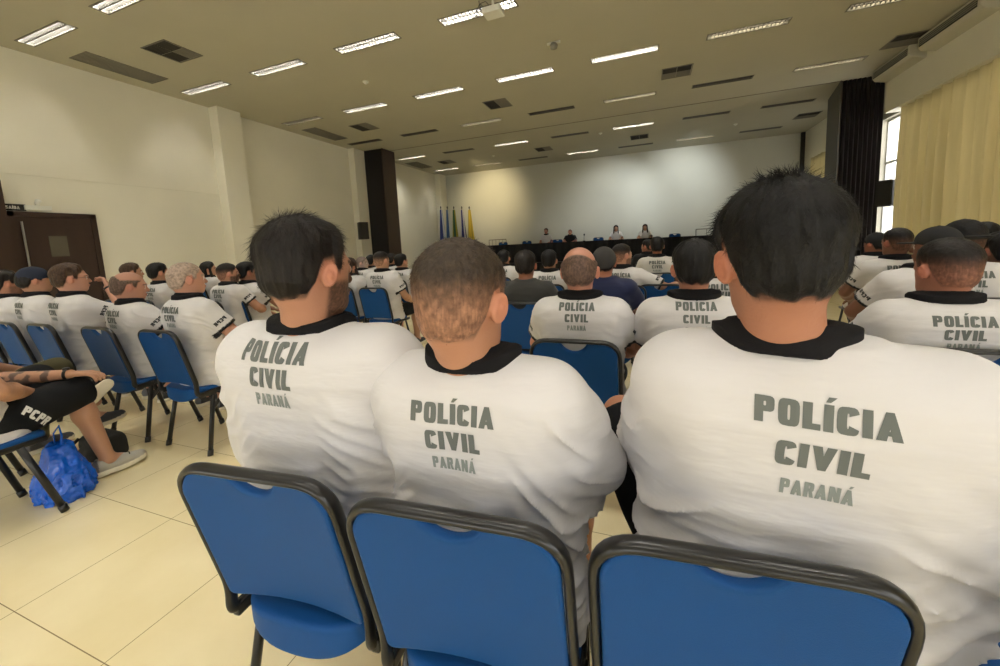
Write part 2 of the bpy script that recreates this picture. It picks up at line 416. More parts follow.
BASE = dict(k=1., g=1., sh=.172, lean=-3, twist=0, roll=0, hoff=(0, 0, 0), hs=1., hyaw=0, hpitch=0, hroll=0, skin=(186, 140, 112), lips=(150, 92, 84),
            hair='short', haircol=('dark_brown', (30, 24, 20)), beard=None, h=.010, shirt='white', cuff=True,
            EL=(-.27, .06, .77), WL=(-.12, .30, .66), ER=(.27, .06, .77), WR=(.12, .30, .66), KL=(-.13, .42, .53), AL=(-.14, .40, .09), KR=(.13, .42, .53), AR=(.14, .40, .09),
            legs=True, strands=0, text=2, curlL=.5, curlR=.5, fold=.004, sleeve=.62, cut=.86, pants='shorts', scalp=0, loose=.016, nL=(0, .3, -1), nR=(0, .3, -1), sag=0., arm=1., nk=.053, waist=0.)
def person(**kw):
    s = dict(BASE); s.update(kw); S = lambda k: s[k]
    hip = V3(0, 0, .5); Rl = rotm(s['twist']*pi/180, -rad(s['lean']), rad(s['roll']))
    k, g = s['k'], s['g']
    zt = [.45+(z-.45)*k for z in TORSO['z']]
    def T(p): p = np.array(p, np.float32); p[2] = .45+(p[2]-.45)*k; return (p-hip)@Rl.T+hip
    zk = lambda z: .45+(z-.45)*k
    def tor(p, inf, extra=0.):
        q = (p-hip)@Rl+hip; x, y, z = q.T
        low = sstep(-z, -1.0, -.6)
        a = np.interp(z, zt, TORSO['a'])*g+inf+extra*low; b = np.interp(z, zt, TORSO['b'])*(.55*g+.45)+inf+extra*low*.7; cy = np.interp(z, zt, TORSO['y'])
        a = a+s['waist']*np.exp(-((z-.70)/.17)**2)
        b = b+s['sag']*np.exp(-((z-.66)/.16)**2)*(y > cy)
        n = 2.5; r = (np.abs(x/a)**n+np.abs((y-cy)/b)**n+1e-9)**(1/n)
        d = (r-1)*np.minimum(a, b)*.95; d = np.maximum(d, zt[0]-z); d = np.maximum(d, z-zt[-1]-.0)
        for sx in (-1, 1):
            d = smin(d, rcone(q, (sx*.03, -.06, zk(1.075)), (sx*(s['sh']-.01), -.055, zk(1.035)), .045+inf, .050+inf), .05)
            d = smin(d, ell(q, (sx*.085*g, -.125, zk(.95)), (.07+inf, .03+inf, .10+inf)), .05)
        return d
    SL, SR = T((-s['sh'], -.05, 1.02)), T((s['sh'], -.05, 1.02)); NB = T((s.get('ncx', 0), -.06, 1.07))
    Hc = T((0, -.035, 1.245))+np.array(s['hoff'], np.float32); Rh = rotm(rad(s['hyaw']), rad(s['hpitch']), rad(s['hroll'])); hs = s['hs']
    nk = Rh@V3(0, -.022, -.05)*hs+Hc
    hands = hand_cones(s['WL'], Vector(s['WL'])-Vector(s['EL'])+Vector((0.0, .06, -.04)), s['nL'], -1, s['curlL'])+hand_cones(s['WR'], Vector(s['WR'])-Vector(s['ER'])+Vector((0, .06, -.04)), s['nR'], 1, s['curlR'])
    hb = {-1: np.array(s['WL'], np.float32), 1: np.array(s['WR'], np.float32)}
    am = s['arm']
    def body(p):
        d = tor(p, -.006)
        q = (p-Hc)@Rh/hs; dh = head_sdf(q)*hs
        d = smin(d, rcone(p, NB, nk, s['nk']*1.07*g**.5, s['nk']*hs), .03); d = smin(d, dh, .02)
        for A, E_, W in ((SL, s['EL'], s['WL']), (SR, s['ER'], s['WR'])):
            d = smin(d, rcone(p, A, E_, .056*am, .043*am), .03); E2 = np.array(E_, np.float32); W2 = np.array(W, np.float32)
            fa = smin(rcone(p, E2, E2+(W2-E2)*.35, .042*am, .045*am), rcone(p, E2+(W2-E2)*.35, W2, .045*am, .027), .02); d = smin(d, fa, .012)
        near = (np.minimum(np.linalg.norm(p-hb[-1], axis=1), np.linalg.norm(p-hb[1], axis=1)) < .26)
        if near.any():
            pn = p[near]; dn = d[near]
            for a, b, r1, r2 in hands: dn = smin(dn, rcone(pn, a, b, r1, r2), .005)
            d[near] = dn
        if s['legs']:
            for sx, K, A in ((-1, s['KL'], s['AL']), (1, s['KR'], s['AR'])):
                K = np.array(K, np.float32); A = np.array(A, np.float32)
                l = rcone(p, (sx*.085, .03, .53), K, .082, .056); c1 = A+(K-A)*.68+V3(0, -.014, 0)
                l = smin(l, smin(rcone(p, K, c1, .05, .055), rcone(p, c1, A, .055, .036), .03), .03); l = smin(l, rcone(p, A, A+V3(0, .07, -.03), .036, .03), .02); d = smin(d, l, .04)
        return d
    skin, lips = np.array(lin(s['skin'])), np.array(lin(s['lips'])); hc = np.array(lin(s['haircol'][1]))
    def color(P):
        C = np.tile(skin, (len(P), 1)); q = (P-Hc)@Rh/hs; x, y, z = q.T
        on = (np.abs(z) < .16) & (np.linalg.norm(q, axis=1) < .2)
        def mix(m, c):
            nonlocal C
            m = np.where(on, m, 0)[:, None]; C = C*(1-m)+np.array(c)*m
        nz = vnoise(q*500+3); 
        redm = np.exp(-(((np.abs(x)-.085)/.02)**2+(y/.04)**2+(z/.04)**2)); mix(redm*.35, np.array(lin((205, 110, 84))))
        if s['hair'] != 'none':
            dl = z-np.interp(y, HL_Y, HL_Z); m = sstep(dl, -.006, .012)*(.75+.25*nz)
            if s['hair'] == 'bald_top': m = m*(.18+.82*sstep(.066-z+np.maximum(-y-.055, 0)*.9, 0, .02))
            if s['hair'] == 'fade': m = m*.75
            mix(np.clip(m, 0, 1)*.9, hc)
        if s['beard']:
            m = sstep(y, -.005, .012)*sstep(-z+.02*(y > .07), .012, .03)*(np.hypot(x, (z+.055)*1.6) > .022+(.0*y)); mix(m*s['beard']*(.6+.4*nz), hc)
        mix(np.exp(-((x/.024)**2+((y-.096)/.012)**2+((z+.055)/.011)**2)**2)*.8, lips)
        e = np.hypot(np.abs(x)-.031, z-.006); ey = (y > .083) & (e < .013); mix(np.where(ey, 1., 0), lin((225, 220, 212))); mix(np.where(ey & (e < .0055), 1., 0), lin((40, 26, 18)))
        mix(np.where((y > .07) & (np.abs(z-.024-.1*(np.abs(x)-.03)**2) < .0045) & (np.abs(np.abs(x)-.031) < .019), .85, 0), hc*.8)
        if s.get('tattoo'):
            W = hb[s['tattoo']]; E2 = np.array(s['EL'] if s['tattoo'] < 0 else s['ER']); dd_ = rcone(P, E2, W, .06, .05)
            m = (dd_ < .01)*sstep(vnoise(P*38+7), .5, .56)*(np.linalg.norm(P-W, axis=1) > .09); C = C*(1-m[:, None]*.75)+np.array(lin((48, 50, 54)))*m[:, None]*.75
        return C
    h = s['h']
    ys = [0.32]+[s[kk][1] for kk in ('KL', 'KR', 'AL', 'AR', 'WL', 'WR')]; xs = [.36]+[abs(s[kk][0])+.14 for kk in ('KL', 'KR', 'AL', 'AR', 'WL', 'WR', 'EL', 'ER')]
    lo = (-max(xs), -.38, -.01 if s['legs'] else .36); hi = (max(xs), max(ys)+.22, float(Hc[2])+.2)
    me = mesh_sdf(body, lo, hi, h, 'person', color=color)
    me.materials.append(M_skin); o = bpy.data.objects.new('person', me); COL.objects.link(o); kids = []
    # shirt
    fo = s['fold']; lo2 = s['loose']; sd = float(kw.get('seed', 1))*3.7
    def shirt0(p):
        d = tor(p, .010, lo2); d = smin(d, ell((p-hip)@Rl+hip, (0, -.075, zk(1.062)), (.085, .062, .040)), .05)
        for sx, A, E_ in ((-1, SL, s['EL']), (1, SR, s['ER'])):
            A = np.array(A); E2 = np.array(E_, np.float32); ax = (E2-A); L_ = np.linalg.norm(ax); ax = ax/L_; C = A+ax*L_*s['sleeve']
            sl = rcone(p, A, E2, .071*am, .067*am); sl = smax(sl, (p-C)@ax, .004); d = smin(d, sl, .035 if s['sleeve'] < 1.2 else .09)
        return d
    def shirt(p):
        d = shirt0(p)
        q = (p-hip)@Rl+hip; z = q[:, 2]
        if fo > 0:
            wv = vnoise(p*5.+sd)*2.2
            f1 = vnoise(np.stack([p[:, 0]*3+wv, p[:, 1]*3+sd, z*24+p[:, 0]*6*np.sin(sd)+wv*2.], 1)+20); f1 = (1-np.abs(f1*2-1))**2
            ax_ = np.abs(p[:, 0]); f2 = vnoise(np.stack([ax_*20+z*24+wv*1.5, p[:, 1]*4+sd, (z-ax_)*4], 1)+50); f2 = (1-np.abs(f2*2-1))**2
            m1 = sstep(-z, -.90, -.62); m2 = sstep(ax_, .09, .17)*sstep(z, .68, .82)*sstep(-z, -1.06, -.96)
            d = d-fo*(f1*(m1*2.0+.15)+f2*m2*1.3+(vnoise(p*9+sd)-.5)*1.0)
        d = np.maximum(d, zk(.43)-z)
        return d
    def shirtcol(P):
        C = np.tile(np.array(lin({'white': (206, 203, 202), 'grey': (196, 192, 186), 'darkgrey': (58, 58, 56), 'navy': (38, 44, 74), 'black': (24, 24, 26)}[s['shirt']])), (len(P), 1))
        if s['cuff'] and s['shirt'] in ('white', 'grey'):
            for A, E_ in ((SL, s['EL']), (SR, s['ER'])):
                A = np.array(A); E2 = np.array(E_, np.float32); ax = (E2-A); L_ = np.linalg.norm(ax); ax = ax/L_; t = (P-A)@ax-L_*s['sleeve']
                rad_ = np.linalg.norm(P-A-((P-A)@ax)[:, None]*ax, axis=1)
                m = ((t > -.016) & (rad_ < .1) & (t < .02)); C[m] = lin((24, 24, 26))
        return C
    sm = mesh_sdf(shirt, (-.4, -.36, .38), (.4, .34, zk(1.2)), h, 'polo_shirt', color=shirtcol, margin=.05 if fo > .006 else .012, relax=5 if fo > .006 else 0)
    if s['text'] and s['shirt'] in ('white', 'grey'):
        bv = BVHTree.FromPolygons([tuple(c) for c in coords(sm).tolist()], [tuple(p.vertices) for p in sm.polygons])
        xd = Rl[:, 0]; yd = Rl[:, 2]; st = .008 if s['text'] > 2 else (.02 if s['text'] == 2 else .05); off = .0012 if s['text'] > 2 else .004; parts = []
        tx = s.get('tx', 0.); tz = s.get('tz', .0); tsc = s.get('ts', 1.)
        for txt, zz, hh, ww, mi in (('POLÍCIA', 1.018, .044, .20, 1), ('CIVIL', .960, .044, .130, 1), ('PARANÁ', .915, .029, .104, 2)):
            o0 = T((tx, -.1, zz+tz)); v, f = text_geo(txt, hh*tsc, o0, xd, yd, (0, 1, 0), bv, off, st, ww*tsc); parts.append((v, f, mi))
        A, E2 = np.array(SR), np.array(s['ER'], np.float32)
        for sx, A, E_ in ((1, SR, s['ER']), (-1, SL, s['EL'])):
            A = Vector([float(c) for c in A]); E2 = Vector(E_); ax = (E2-A); L_ = ax.length; ax.normalize(); C = A+ax*(L_*s['sleeve']-.045); inn = Vector((-sx, .35, 0)); inn = (inn-ax*inn.dot(ax)).normalized(); xx = ax.cross(inn)
            if xx.y*sx < 0: pass
            if s.get('notag'): continue
            v, f = text_geo('PCPR', .026, C, -xx, -ax, inn, bv, off, st, .085, dist=.3); parts.append((v, f, 3))
        sm = append_geo(sm, parts, [M_shirt, M_ink, M_ink2, M_inkd])
    else: sm.materials.append(M_shirt)
    so = link('polo_shirt' if s['shirt'] in ('white', 'grey', 'black') else 'shirt', sm, None, o)
    # collar
    if s.get('collar', True) and s['shirt'] in ('white', 'grey', 'black', 'navy', 'darkgrey'):
        axc = Rl@(V3(0, .22, 1)/np.linalg.norm([0, .22, 1])); cb = T((s.get('ncx', 0), -.056, 1.092))
        colh = .052 if s['shirt'] in ('white', 'grey', 'black') else .018
        def collar(p):
            v = p-cb; t = v@axc; rv = v-t[:, None]*axc; r = np.linalg.norm(rv, axis=1); nr = .062*g**.5
            stand = np.maximum(np.abs(r-(nr+.006+.25*(colh-t)))-.006, np.maximum(t-colh, -t+.002))
            fall = np.maximum(shirt0(p)-.012, np.maximum(np.hypot(rv[:, 0]/1.25, rv[:, 1]+.0)-.086*g**.5*s.get('colw', 1), -t+.004)) if colh > .03 else stand
            return smin(stand, np.maximum(fall, .5*(nr-r)), .012)
        c = mesh_sdf(collar, cb-.17, cb+.17, min(h, .006), 'collar'); link('collar', c, M_collar if s['shirt'] in ('white', 'grey', 'black') else M_shirt, so)
        if s['shirt'] in ('navy', 'darkgrey'): setcol(c, np.tile(lin((44, 46, 60)), (len(c.vertices), 1)))
    # trousers
    Ks = {-1: np.array(s['KL'], np.float32), 1: np.array(s['KR'], np.float32)}; As = {-1: np.array(s['AL'], np.float32), 1: np.array(s['AR'], np.float32)}
    def pants(p):
        d = ell(p, (0, -.005, .53), (.185*g, .15, .10))
        for sx in (-1, 1):
            H0 = V3(sx*.085, .03, .535); K = Ks[sx]; ax = (K-H0); L_ = np.linalg.norm(ax); ax = ax/L_
            if s['pants'] == 'shorts': l = smax(rcone(p, H0, K, .098*s.get('girthleg', 1), .083*s.get('girthleg', 1)**1.5), (p-H0)@ax-L_*s['cut'], .006)
            else: l = smin(rcone(p, H0, K, .096, .074), rcone(p, K, As[sx]+V3(0, 0, .02), .072, .062), .02)
            d = smin(d, l, .03)
        d = d-(vnoise(p*14+2)-.5)*.008
        return d
    if s['legs']:
        pm = mesh_sdf(pants, (lo[0]-.02, -.25, .08 if s['pants'] != 'shorts' else .3), (hi[0]+.02, max(s['KL'][1], s['KR'][1])+.12, max(s['KL'][2], s['KR'][2], .6)+.14), max(h, .008), 'shorts')
        po = link('shorts' if s['pants'] == 'shorts' else 'trousers', pm, M_shorts if s.get('pcol', 'black') == 'black' else M_olive, o)
        if h < .012 and not s.get('skipshoe'):
            for sx in (-1, 1): shoe(As[sx], o, s.get('shoecol', (60, 60, 62)), s.get('shoeyaw', {}).get(sx, 0), h)
    # hair
    kind = s['hair']
    if not s['strands'] and h <= .0095 and s['hair'] not in ('grey', 'under_cap'): s['strands'] = 1800; s['sw'] = .0016; s['sl'] = (.003, .008) if s['hair'] in ('grey', 'fade', 'bald_top', 'buzz') else (.006, .014)
    if kind != 'none':
        hv, hf = hair_mesh(kind, max(h*.6, .0035), s['strands'], s.get('sl', (.010, .024)), s.get('sw', .0009))
        hm = to_mesh('hair', (hv*hs)@Rh.T+Hc, hf); mx_ = {'fade': .62*sstep(-hv[:, 2], -.07, .02)*(.82+.18*sstep(vnoise(hv*90), .3, .7)), 'buzz': .4, 'bald_top': .12, 'grey': .25}.get(kind, 0)
        thv = hair_fn(kind)[1](hv); mx_ = np.maximum(mx_, (.55 if kind != 'long' else 0)*(1-sstep(thv, .0, .004)))
        jit = np.repeat(rng.uniform(.75, 1.3, len(hv)//6+1), 6)[:len(hv)] if s['strands'] else 1.
        mx_ = np.asarray(mx_*np.ones(len(hv)))[:, None]; setcol(hm, (hc*(1-mx_)+skin*mx_)*np.asarray(jit*np.ones(len(hv)))[:, None])
        link('hair', hm, hair_mat(), o)
    if s.get('cap'):
        cc = s['cap']
        def capf(q):
            d = np.maximum(ell(q, (0, -.012, .036), (.087, .104, .094)), .012-q[:, 2])
            d = np.maximum(d, .010+.2*np.maximum(q[:, 1], 0)-q[:, 2])
            if cc.get('beanie'): d = np.maximum(cran(q)-.014, np.interp(q[:, 1], [-.1, .08], [-.035, .03])-q[:, 2])
            else:
                f = -1 if cc.get('back') else 1
                br = ell(q, (0, f*.105, .030), (.062, .07, .006)); d = smin(d, np.maximum(br, -(f*q[:, 1]-.05)), .006)
                d = smin(d, ell(q, (0, -.01, .129), (.008, .008, .004)), .004)
            return d
        cm = mesh_sdf(capf, (-.13, -.22, -.08), (.13, .22, .17), max(h*.6, .004), 'cap'); cv = (coords(cm)*hs)@Rh.T+Hc
        cm.vertices.foreach_set('co', cv.astype(np.float32).ravel()); cm.update(); link('cap', cm, mat('cap_'+cc['n'], cc['col'], .85, bump=.2, bscale=300), o)
    if s.get('glasses'):
        gb = MB()
        for sx in (-1, 1):
            gb.tube([(sx*.031+.022*cos(a), .098, .006+.017*sin(a)) for a in np.linspace(0, 2*pi, 17)], .0014, 6, cap=False)
            gb.tube([(sx*.053, .096, .01), (sx*.079, .05, .012), (sx*.083, .0, .012), (sx*.082, -.02, -.002)], .0014, 6)
        gb.tube([(-.01, .1, .01), (0, .103, .012), (.01, .1, .01)], .0014, 6)
        gv = np.array(gb.v, np.float32); gb.v = [tuple(c) for c in ((gv*hs)@Rh.T+Hc)]; gb.obj('glasses', M_black, o, smooth=True)
    if s.get('watch'):
        W = hb[s['watch']]; E2 = np.array(s['EL'] if s['watch'] < 0 else s['ER'], np.float32); ax = Vector((W-E2).tolist()).normalized(); u = ax.cross(Vector((0, 0, 1))).normalized(); v = ax.cross(u)
        c = Vector(W.tolist())-ax*.015; wb = MB(); wb.tube([c+(u*cos(a)+v*sin(a))*.031 for a in np.linspace(0, 2*pi, 25)], .009, 8, flat=.25, up=ax, cap=False)
        wb.tube([c-v*.028, c-v*.040], [.017, .016], 20); wb.obj('wristwatch', M_black, o, smooth=True)
    return o
SHC = {}
def shoe(A, parent, col, yaw, h=.008, pitch=0, sole=(222, 214, 190), laces=False, R=None):
    key = (col, h, sole)
    def f(p):
        up = smin(rcone(p, (0, -.045, .055), (0, .05, .052), .038, .036), rcone(p, (0, .05, .048), (0, .155, .038), .040, .034), .03)
        up = smin(up, rcone(p, (0, -.03, .07), (0, -.02, .1), .038, .036), .02); up = np.maximum(up, .024-p[:, 2]); up = np.maximum(up, p[:, 2]-.095-.25*np.minimum(p[:, 1], 0)*-1)
        up = smax(up, -rcone(p, (0, -.022, .09), (0, -.01, .16), .032, .04), .006)
        so = smin(rcone(p*V3(1, 1, 0), (0, -.045, 0), (0, .05, 0), .042, .038), rcone(p*V3(1, 1, 0), (0, .05, 0), (.0, .155, 0), .044, .036), .03)
        so = smax(so, np.abs(p[:, 2]-.014-.25*np.maximum(p[:, 1]-.11, 0))-.014, .006)
        return smin(up, so, .003)
    if key not in SHC:
        def c(P):
            C = np.tile(lin(col), (len(P), 1)); m = P[:, 2] < .029+.25*np.maximum(P[:, 1]-.11, 0); C[m] = lin(sole)
            hl = (P[:, 1] < -.055) & ~m; C[hl] = np.array(lin((110, 112, 116))); return C
        SHC[key] = mesh_sdf(f, (-.07, -.12, -.02), (.07, .23, .13), min(h, .006), 'shoe', color=c); SHC[key].materials.append(M_shoe)
    o = bpy.data.objects.new('shoe', SHC[key]); COL.objects.link(o); o.parent = parent
    if R is not None: o.matrix_local = Matrix.Translation(Vector([float(c) for c in A])) @ R.to_4x4()
    else:
        o.location = (float(A[0]), float(A[1]), float(A[2])-.09); o.rotation_euler = (pitch, 0, -rad(yaw))
    if laces:
        lb = MB()
        for i in range(5):
            y = .02+i*.02; z = .094-.10*max(0, i*.02)-.0
            lb.tube([(-.022, y, z-.012), (0, y+.004*(-1)**i, z-.002), (.022, y, z-.012)], .0032, 6)
        lb.tube([(-.0, .015, .088), (-.03, .0, .105), (-.035, .02, .098), (0, .02, .09)], .0028, 6); lb.tube([(0, .015, .088), (.03, .0, .105), (.034, .02, .098), (0, .02, .09)], .0028, 6)
        lb.obj('laces', M_black, o, smooth=True)
    return o

# ------------------------------------------------------------------ the room
CZ = 4.94; XL, XR, YB, YF = -9.87, 5.5, 18.22, -4.0
def struct(name, mb, m, **k):
    o = mb.obj(name, m, **k); o['kind'] = 'structure'; return o
# floor: large rectified tiles
fm = mat('floor_tiles', (214, 200, 160), .22, spec=.4); nt = fm.node_tree; N, L = nt.nodes, nt.links; b = N['Principled BSDF']
tc = N.new('ShaderNodeTexCoord'); sep = N.new('ShaderNodeSeparateXYZ'); L.new(tc.outputs['Object'], sep.inputs[0])
def mth(op, a, b_=None):
    n = N.new('ShaderNodeMath'); n.operation = op
    for i, v in enumerate((a, b_)):
        if v is None: continue
        if isinstance(v, (int, float)): n.inputs[i].default_value = v
        else: L.new(v, n.inputs[i])
    return n.outputs[0]
def groove(c, off, per): 
    t = mth('MODULO', mth('ADD', c, 100*per-off), per); a = mth('MINIMUM', t, mth('SUBTRACT', per, t)); return mth('LESS_THAN', a, .0016)
gx = groove(sep.outputs['X'], -1.72, .61); gy = groove(sep.outputs['Y'], .60, .545); g = mth('MAXIMUM', gx, gy)
ns = N.new('ShaderNodeTexNoise'); ns.inputs['Scale'].default_value = 2.2; ns.inputs['Detail'].default_value = 6; L.new(tc.outputs['Object'], ns.inputs['Vector'])
cr = N.new('ShaderNodeValToRGB'); cr.color_ramp.elements[0].position = .3; cr.color_ramp.elements[1].position = .7
cr.color_ramp.elements[0].color = (*lin((226, 211, 166)), 1); cr.color_ramp.elements[1].color = (*lin((236, 223, 182)), 1); L.new(ns.outputs['Fac'], cr.inputs[0])
mx = N.new('ShaderNodeMix'); mx.data_type = 'RGBA'; L.new(g, mx.inputs[0]); L.new(cr.outputs[0], mx.inputs[6]); mx.inputs[7].default_value = (*lin((140, 124, 92)), 1); L.new(mx.outputs[2], b.inputs['Base Color'])
struct('floor', MB().box(XL-.3, XR+.6, YF, YB+.2, -.12, 0), fm)
# ceiling with holes for the recessed lights
LX = [-8.8, -6.7, -4.58, -2.47, -.42, 1.68, 3.76]; LY = [3.7, 6.08, 8.6, 11.15]; LS = [13.9, 16.8]
LYb = [1.3, -1.1, -3.2]
holes = [(x, y) for y in LY+LS+LYb for x in LX]
hx, hy = .63, .10
def holed(name, x0, x1, y0, y1, hs, z):
    xs = sorted({x0, x1} | {h[0]-hx for h in hs} | {h[0]+hx for h in hs}); ys = sorted({y0, y1} | {h[1]-hy for h in hs} | {h[1]+hy for h in hs}); m = MB()
    for i in range(len(xs)-1):
        for j in range(len(ys)-1):
            cx, cy = (xs[i]+xs[i+1])/2, (ys[j]+ys[j+1])/2
            if any(abs(cx-h[0]) < hx and abs(cy-h[1]) < hy for h in hs): continue
            m.add([(xs[i], ys[j], z), (xs[i], ys[j+1], z), (xs[i+1], ys[j+1], z), (xs[i+1], ys[j], z)], [(0, 1, 2, 3)])
    m.box(x0, x1, y0, y1, z+.14, z+.24)
    return struct(name, m, M_ceil)
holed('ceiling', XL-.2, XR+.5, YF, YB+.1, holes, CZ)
struct('trim_1', MB().box(-8.9, 4.5, 12.54, 12.58, CZ-.006, CZ+.0), mat('track_grey', (120, 115, 98), .6))
# left wall, its pilasters and groove
struct('wall_left', MB().box(XL-.2, XL, YF, YB+.1, 2.89, CZ).box(XL-.2, XL-.012, YF, YB+.1, 2.855, 2.895).box(XL-.2, XL, YF, YB+.1, 0, 2.86), M_wall)
struct('pillar_1', MB().box(XL-.05, -9.58, 6.83, 7.42, 0, CZ), M_wall, bevel=.01)
struct('pillar_2', MB().box(XL-.05, -9.62, 11.55, 12.1, 0, CZ), M_wall, bevel=.01)
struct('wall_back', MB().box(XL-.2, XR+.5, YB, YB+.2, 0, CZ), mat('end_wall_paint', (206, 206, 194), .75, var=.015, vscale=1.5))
struct('pillar_3', MB().box(XL-.05, XL+.28, 17.6, YB+.05, 0, CZ), M_wall, bevel=.01)
struct('trim_2', MB().box(XR-.12, XR+.02, YB-.1, YB+.01, 0, CZ), M_dark)
# right wall with window openings
struct('beam_1', MB().box(5.2, XR+.25, YF, 12.15, 3.95, CZ), M_wall)
rw = MB().box(XR, XR+.25, YF, YB+.1, 0, .75).box(XR, XR+.25, 12.9, 15.2, .75, CZ).box(XR, XR+.25, 15.2, 17.0, 3.75, CZ).box(XR, XR+.25, 17.0, YB+.1, .75, CZ).box(XR, XR+.25, 12.1, 12.9, 3.95, CZ)
for y0 in (YF, -.2, 3.9, 8.0): rw.box(XR, XR+.25, y0, y0+.25, .75, 3.95)
struct('wall_right', rw, M_wall)
M_frame = mat('window_aluminium', (190, 190, 185), .4, metal=.6)
gl = bpy.data.materials.new('window_glass'); gl.use_nodes = True; nn = gl.node_tree.nodes; gb_ = nn['Principled BSDF']; gb_.inputs['Transmission Weight'].default_value = 1; gb_.inputs['Roughness'].default_value = 0; gb_.inputs['IOR'].default_value = 1.02
wn = 0
for y0, y1, z1 in ((YF+.25, -.2, 3.95), (.05, 3.9, 3.95), (4.15, 8.0, 3.95), (8.25, 12.9, 3.95), (15.2, 17.0, 3.75)):
    wn += 1; m = MB(); x0, x1 = XR+.1, XR+.15; nb_ = max(1, round((y1-y0)/1.3))
    for i in range(nb_+1):
        y = y0+(y1-y0)*i/nb_; m.box(x0, x1, y-.025, y+.025, .75, z1)
    for z in (.78, 1.9, 2.9, z1-.03): m.box(x0, x1, y0, y1, z-.025, z+.025)
    w = struct('window_%d' % wn, m, M_frame)
    link('pane', MB().box(XR+.12, XR+.126, y0, y1, .78, z1-.03).mesh('pane'), gl, w)
rwl = MB().box(XL-.2, XR+.3, YF-.2, YF, 0, .9).box(XL-.2, XR+.3, YF-.2, YF, 2.6, CZ)
for x0, x1 in ((XL-.2, -7.2), (-4.2, -2.6), (.4, 2.0), (5.0, XR+.3)): rwl.box(x0, x1, YF-.2, YF, .9, 2.6)
struct('wall_rear', rwl, M_wall)
# door in the left wall
dr = MB().box(XL-.02, XL+.05, 3.28, 3.36, 0, 2.27).box(XL-.02, XL+.05, 4.32, 4.40, 0, 2.27).box(XL-.02, XL+.05, 2.2, 4.40, 2.19, 2.27)
d1 = struct('door_1', dr, M_brown)
link('door_leaf', MB().box(XL+.0, XL+.035, 2.3, 3.33, .01, 2.19).mesh('leaf'), M_brown, d1); link('door_leaf', MB().box(XL+.0, XL+.035, 3.345, 4.32, .01, 2.19).mesh('leaf', .003), M_brown, d1)
link('door_handle', MB().tube([(XL+.075, 3.42, .75), (XL+.075, 3.42, 2.1)], .014, 10).mesh('h'), M_steel, d1, smooth=True)
link('window_pane', MB().box(XL+.034, XL+.04, 3.72, 3.95, 1.5, 1.86).mesh('p'), mat('door_glass', (92, 88, 78), .15), d1)
# tall open door leaf at the left edge
struct('door_2', MB().box(-9.75, -9.69, 2.25, 3.24, 0.01, 2.75), M_brown)

def lab(o, label, cat, group=None): return tag(o, label, cat, group)
sg = empty('door_sign', (XL+.012, 3.36, 2.33)); lab(sg, 'black exit sign above the brown door on the left wall', 'sign')
MB().box(-.01, .01, -.14, .16, -.05, .06).obj('sign_plate', M_dark, sg)
v, f = text_geo('SAÍDA', .05, (.012, .01, -.022), (0, -1, 0), (0, 0, 1), (-1, 0, 0), None, .002)
v, f = text_geo('SAÍDA', .05, (.012, .01, -.022), (0, 1, 0), (0, 0, 1), (-1, 0, 0), None, .002); mb = MB(); mb.add([tuple(x) for x in v], f); mb.obj('lettering', M_alu, sg)
el = empty('emergency_light', (XL+.03, 3.66, 2.36)); lab(el, 'small white emergency light box above the brown door', 'emergency light')
MB().box(-.03, .03, -.16, .16, -.06, .02).obj('housing', M_alu, el, bevel=.006)
for yy in (-.0,): MB().tube([(.0, yy, .02), (.0, yy, .06), (.05, yy, .10)], [.03, .035, .04], 14).obj('lamp_head', M_alu, el, smooth=True)

# accordion partitions folded at both sides
def accordion(name, x0, x1, y, yb, label, tilt=0):
    o = empty(name, ((x0+x1)/2, y, 0)); lab(o, label, 'partition'); w = x1-x0; n = 9; m = MB(); pts = []
    for i in range(n*2+1): pts.append((-w/2+w*i/(2*n), .035 if i % 2 else -.035))
    k = len(pts); vs = [(a, b, z) for z in (0.02, CZ-.001) for a, b in pts]
    m.add(vs, [(i, i+1, k+i+1, k+i) for i in range(k-1)]); m.box(-w/2, w/2, .035, .06, .02, CZ)
    m.obj('pleated_face', mat('partition_vinyl', (30, 26, 25), .45, var=.2, vscale=3, vec=(1, 1, .1)), o)
    return o, w
pa, w = accordion('folding_partition', XL+.08, -8.86, 12.1, 12.9, 'dark brown pleated folding partition stacked by the left wall')
MB().box(w/2-.001, w/2+.03, -.03, .72, .01, CZ).obj('end_panel', mat('partition_panel', (66, 50, 40), .5, var=.06, vscale=4), pa)
pb, w = accordion('folding_partition', 4.50, 5.33, 12.55, 13.3, 'black pleated folding partition stacked by the curtained windows')
MB().add([(-w/2-.03, -.04, .01), (-w/2, -.04, .01), (-w/2+.28, 1.5, .01), (-w/2+.25, 1.5, .01), (-w/2-.03, -.04, CZ), (-w/2, -.04, CZ), (-w/2+.28, 1.5, CZ-.02), (-w/2+.25, 1.5, CZ-.02)], [(0, 1, 2, 3), (4, 5, 6, 7), (0, 1, 5, 4), (1, 2, 6, 5), (2, 3, 7, 6), (3, 0, 4, 7)]).obj('end_panel', mat('partition_grey', (70, 68, 62), .6), pb)

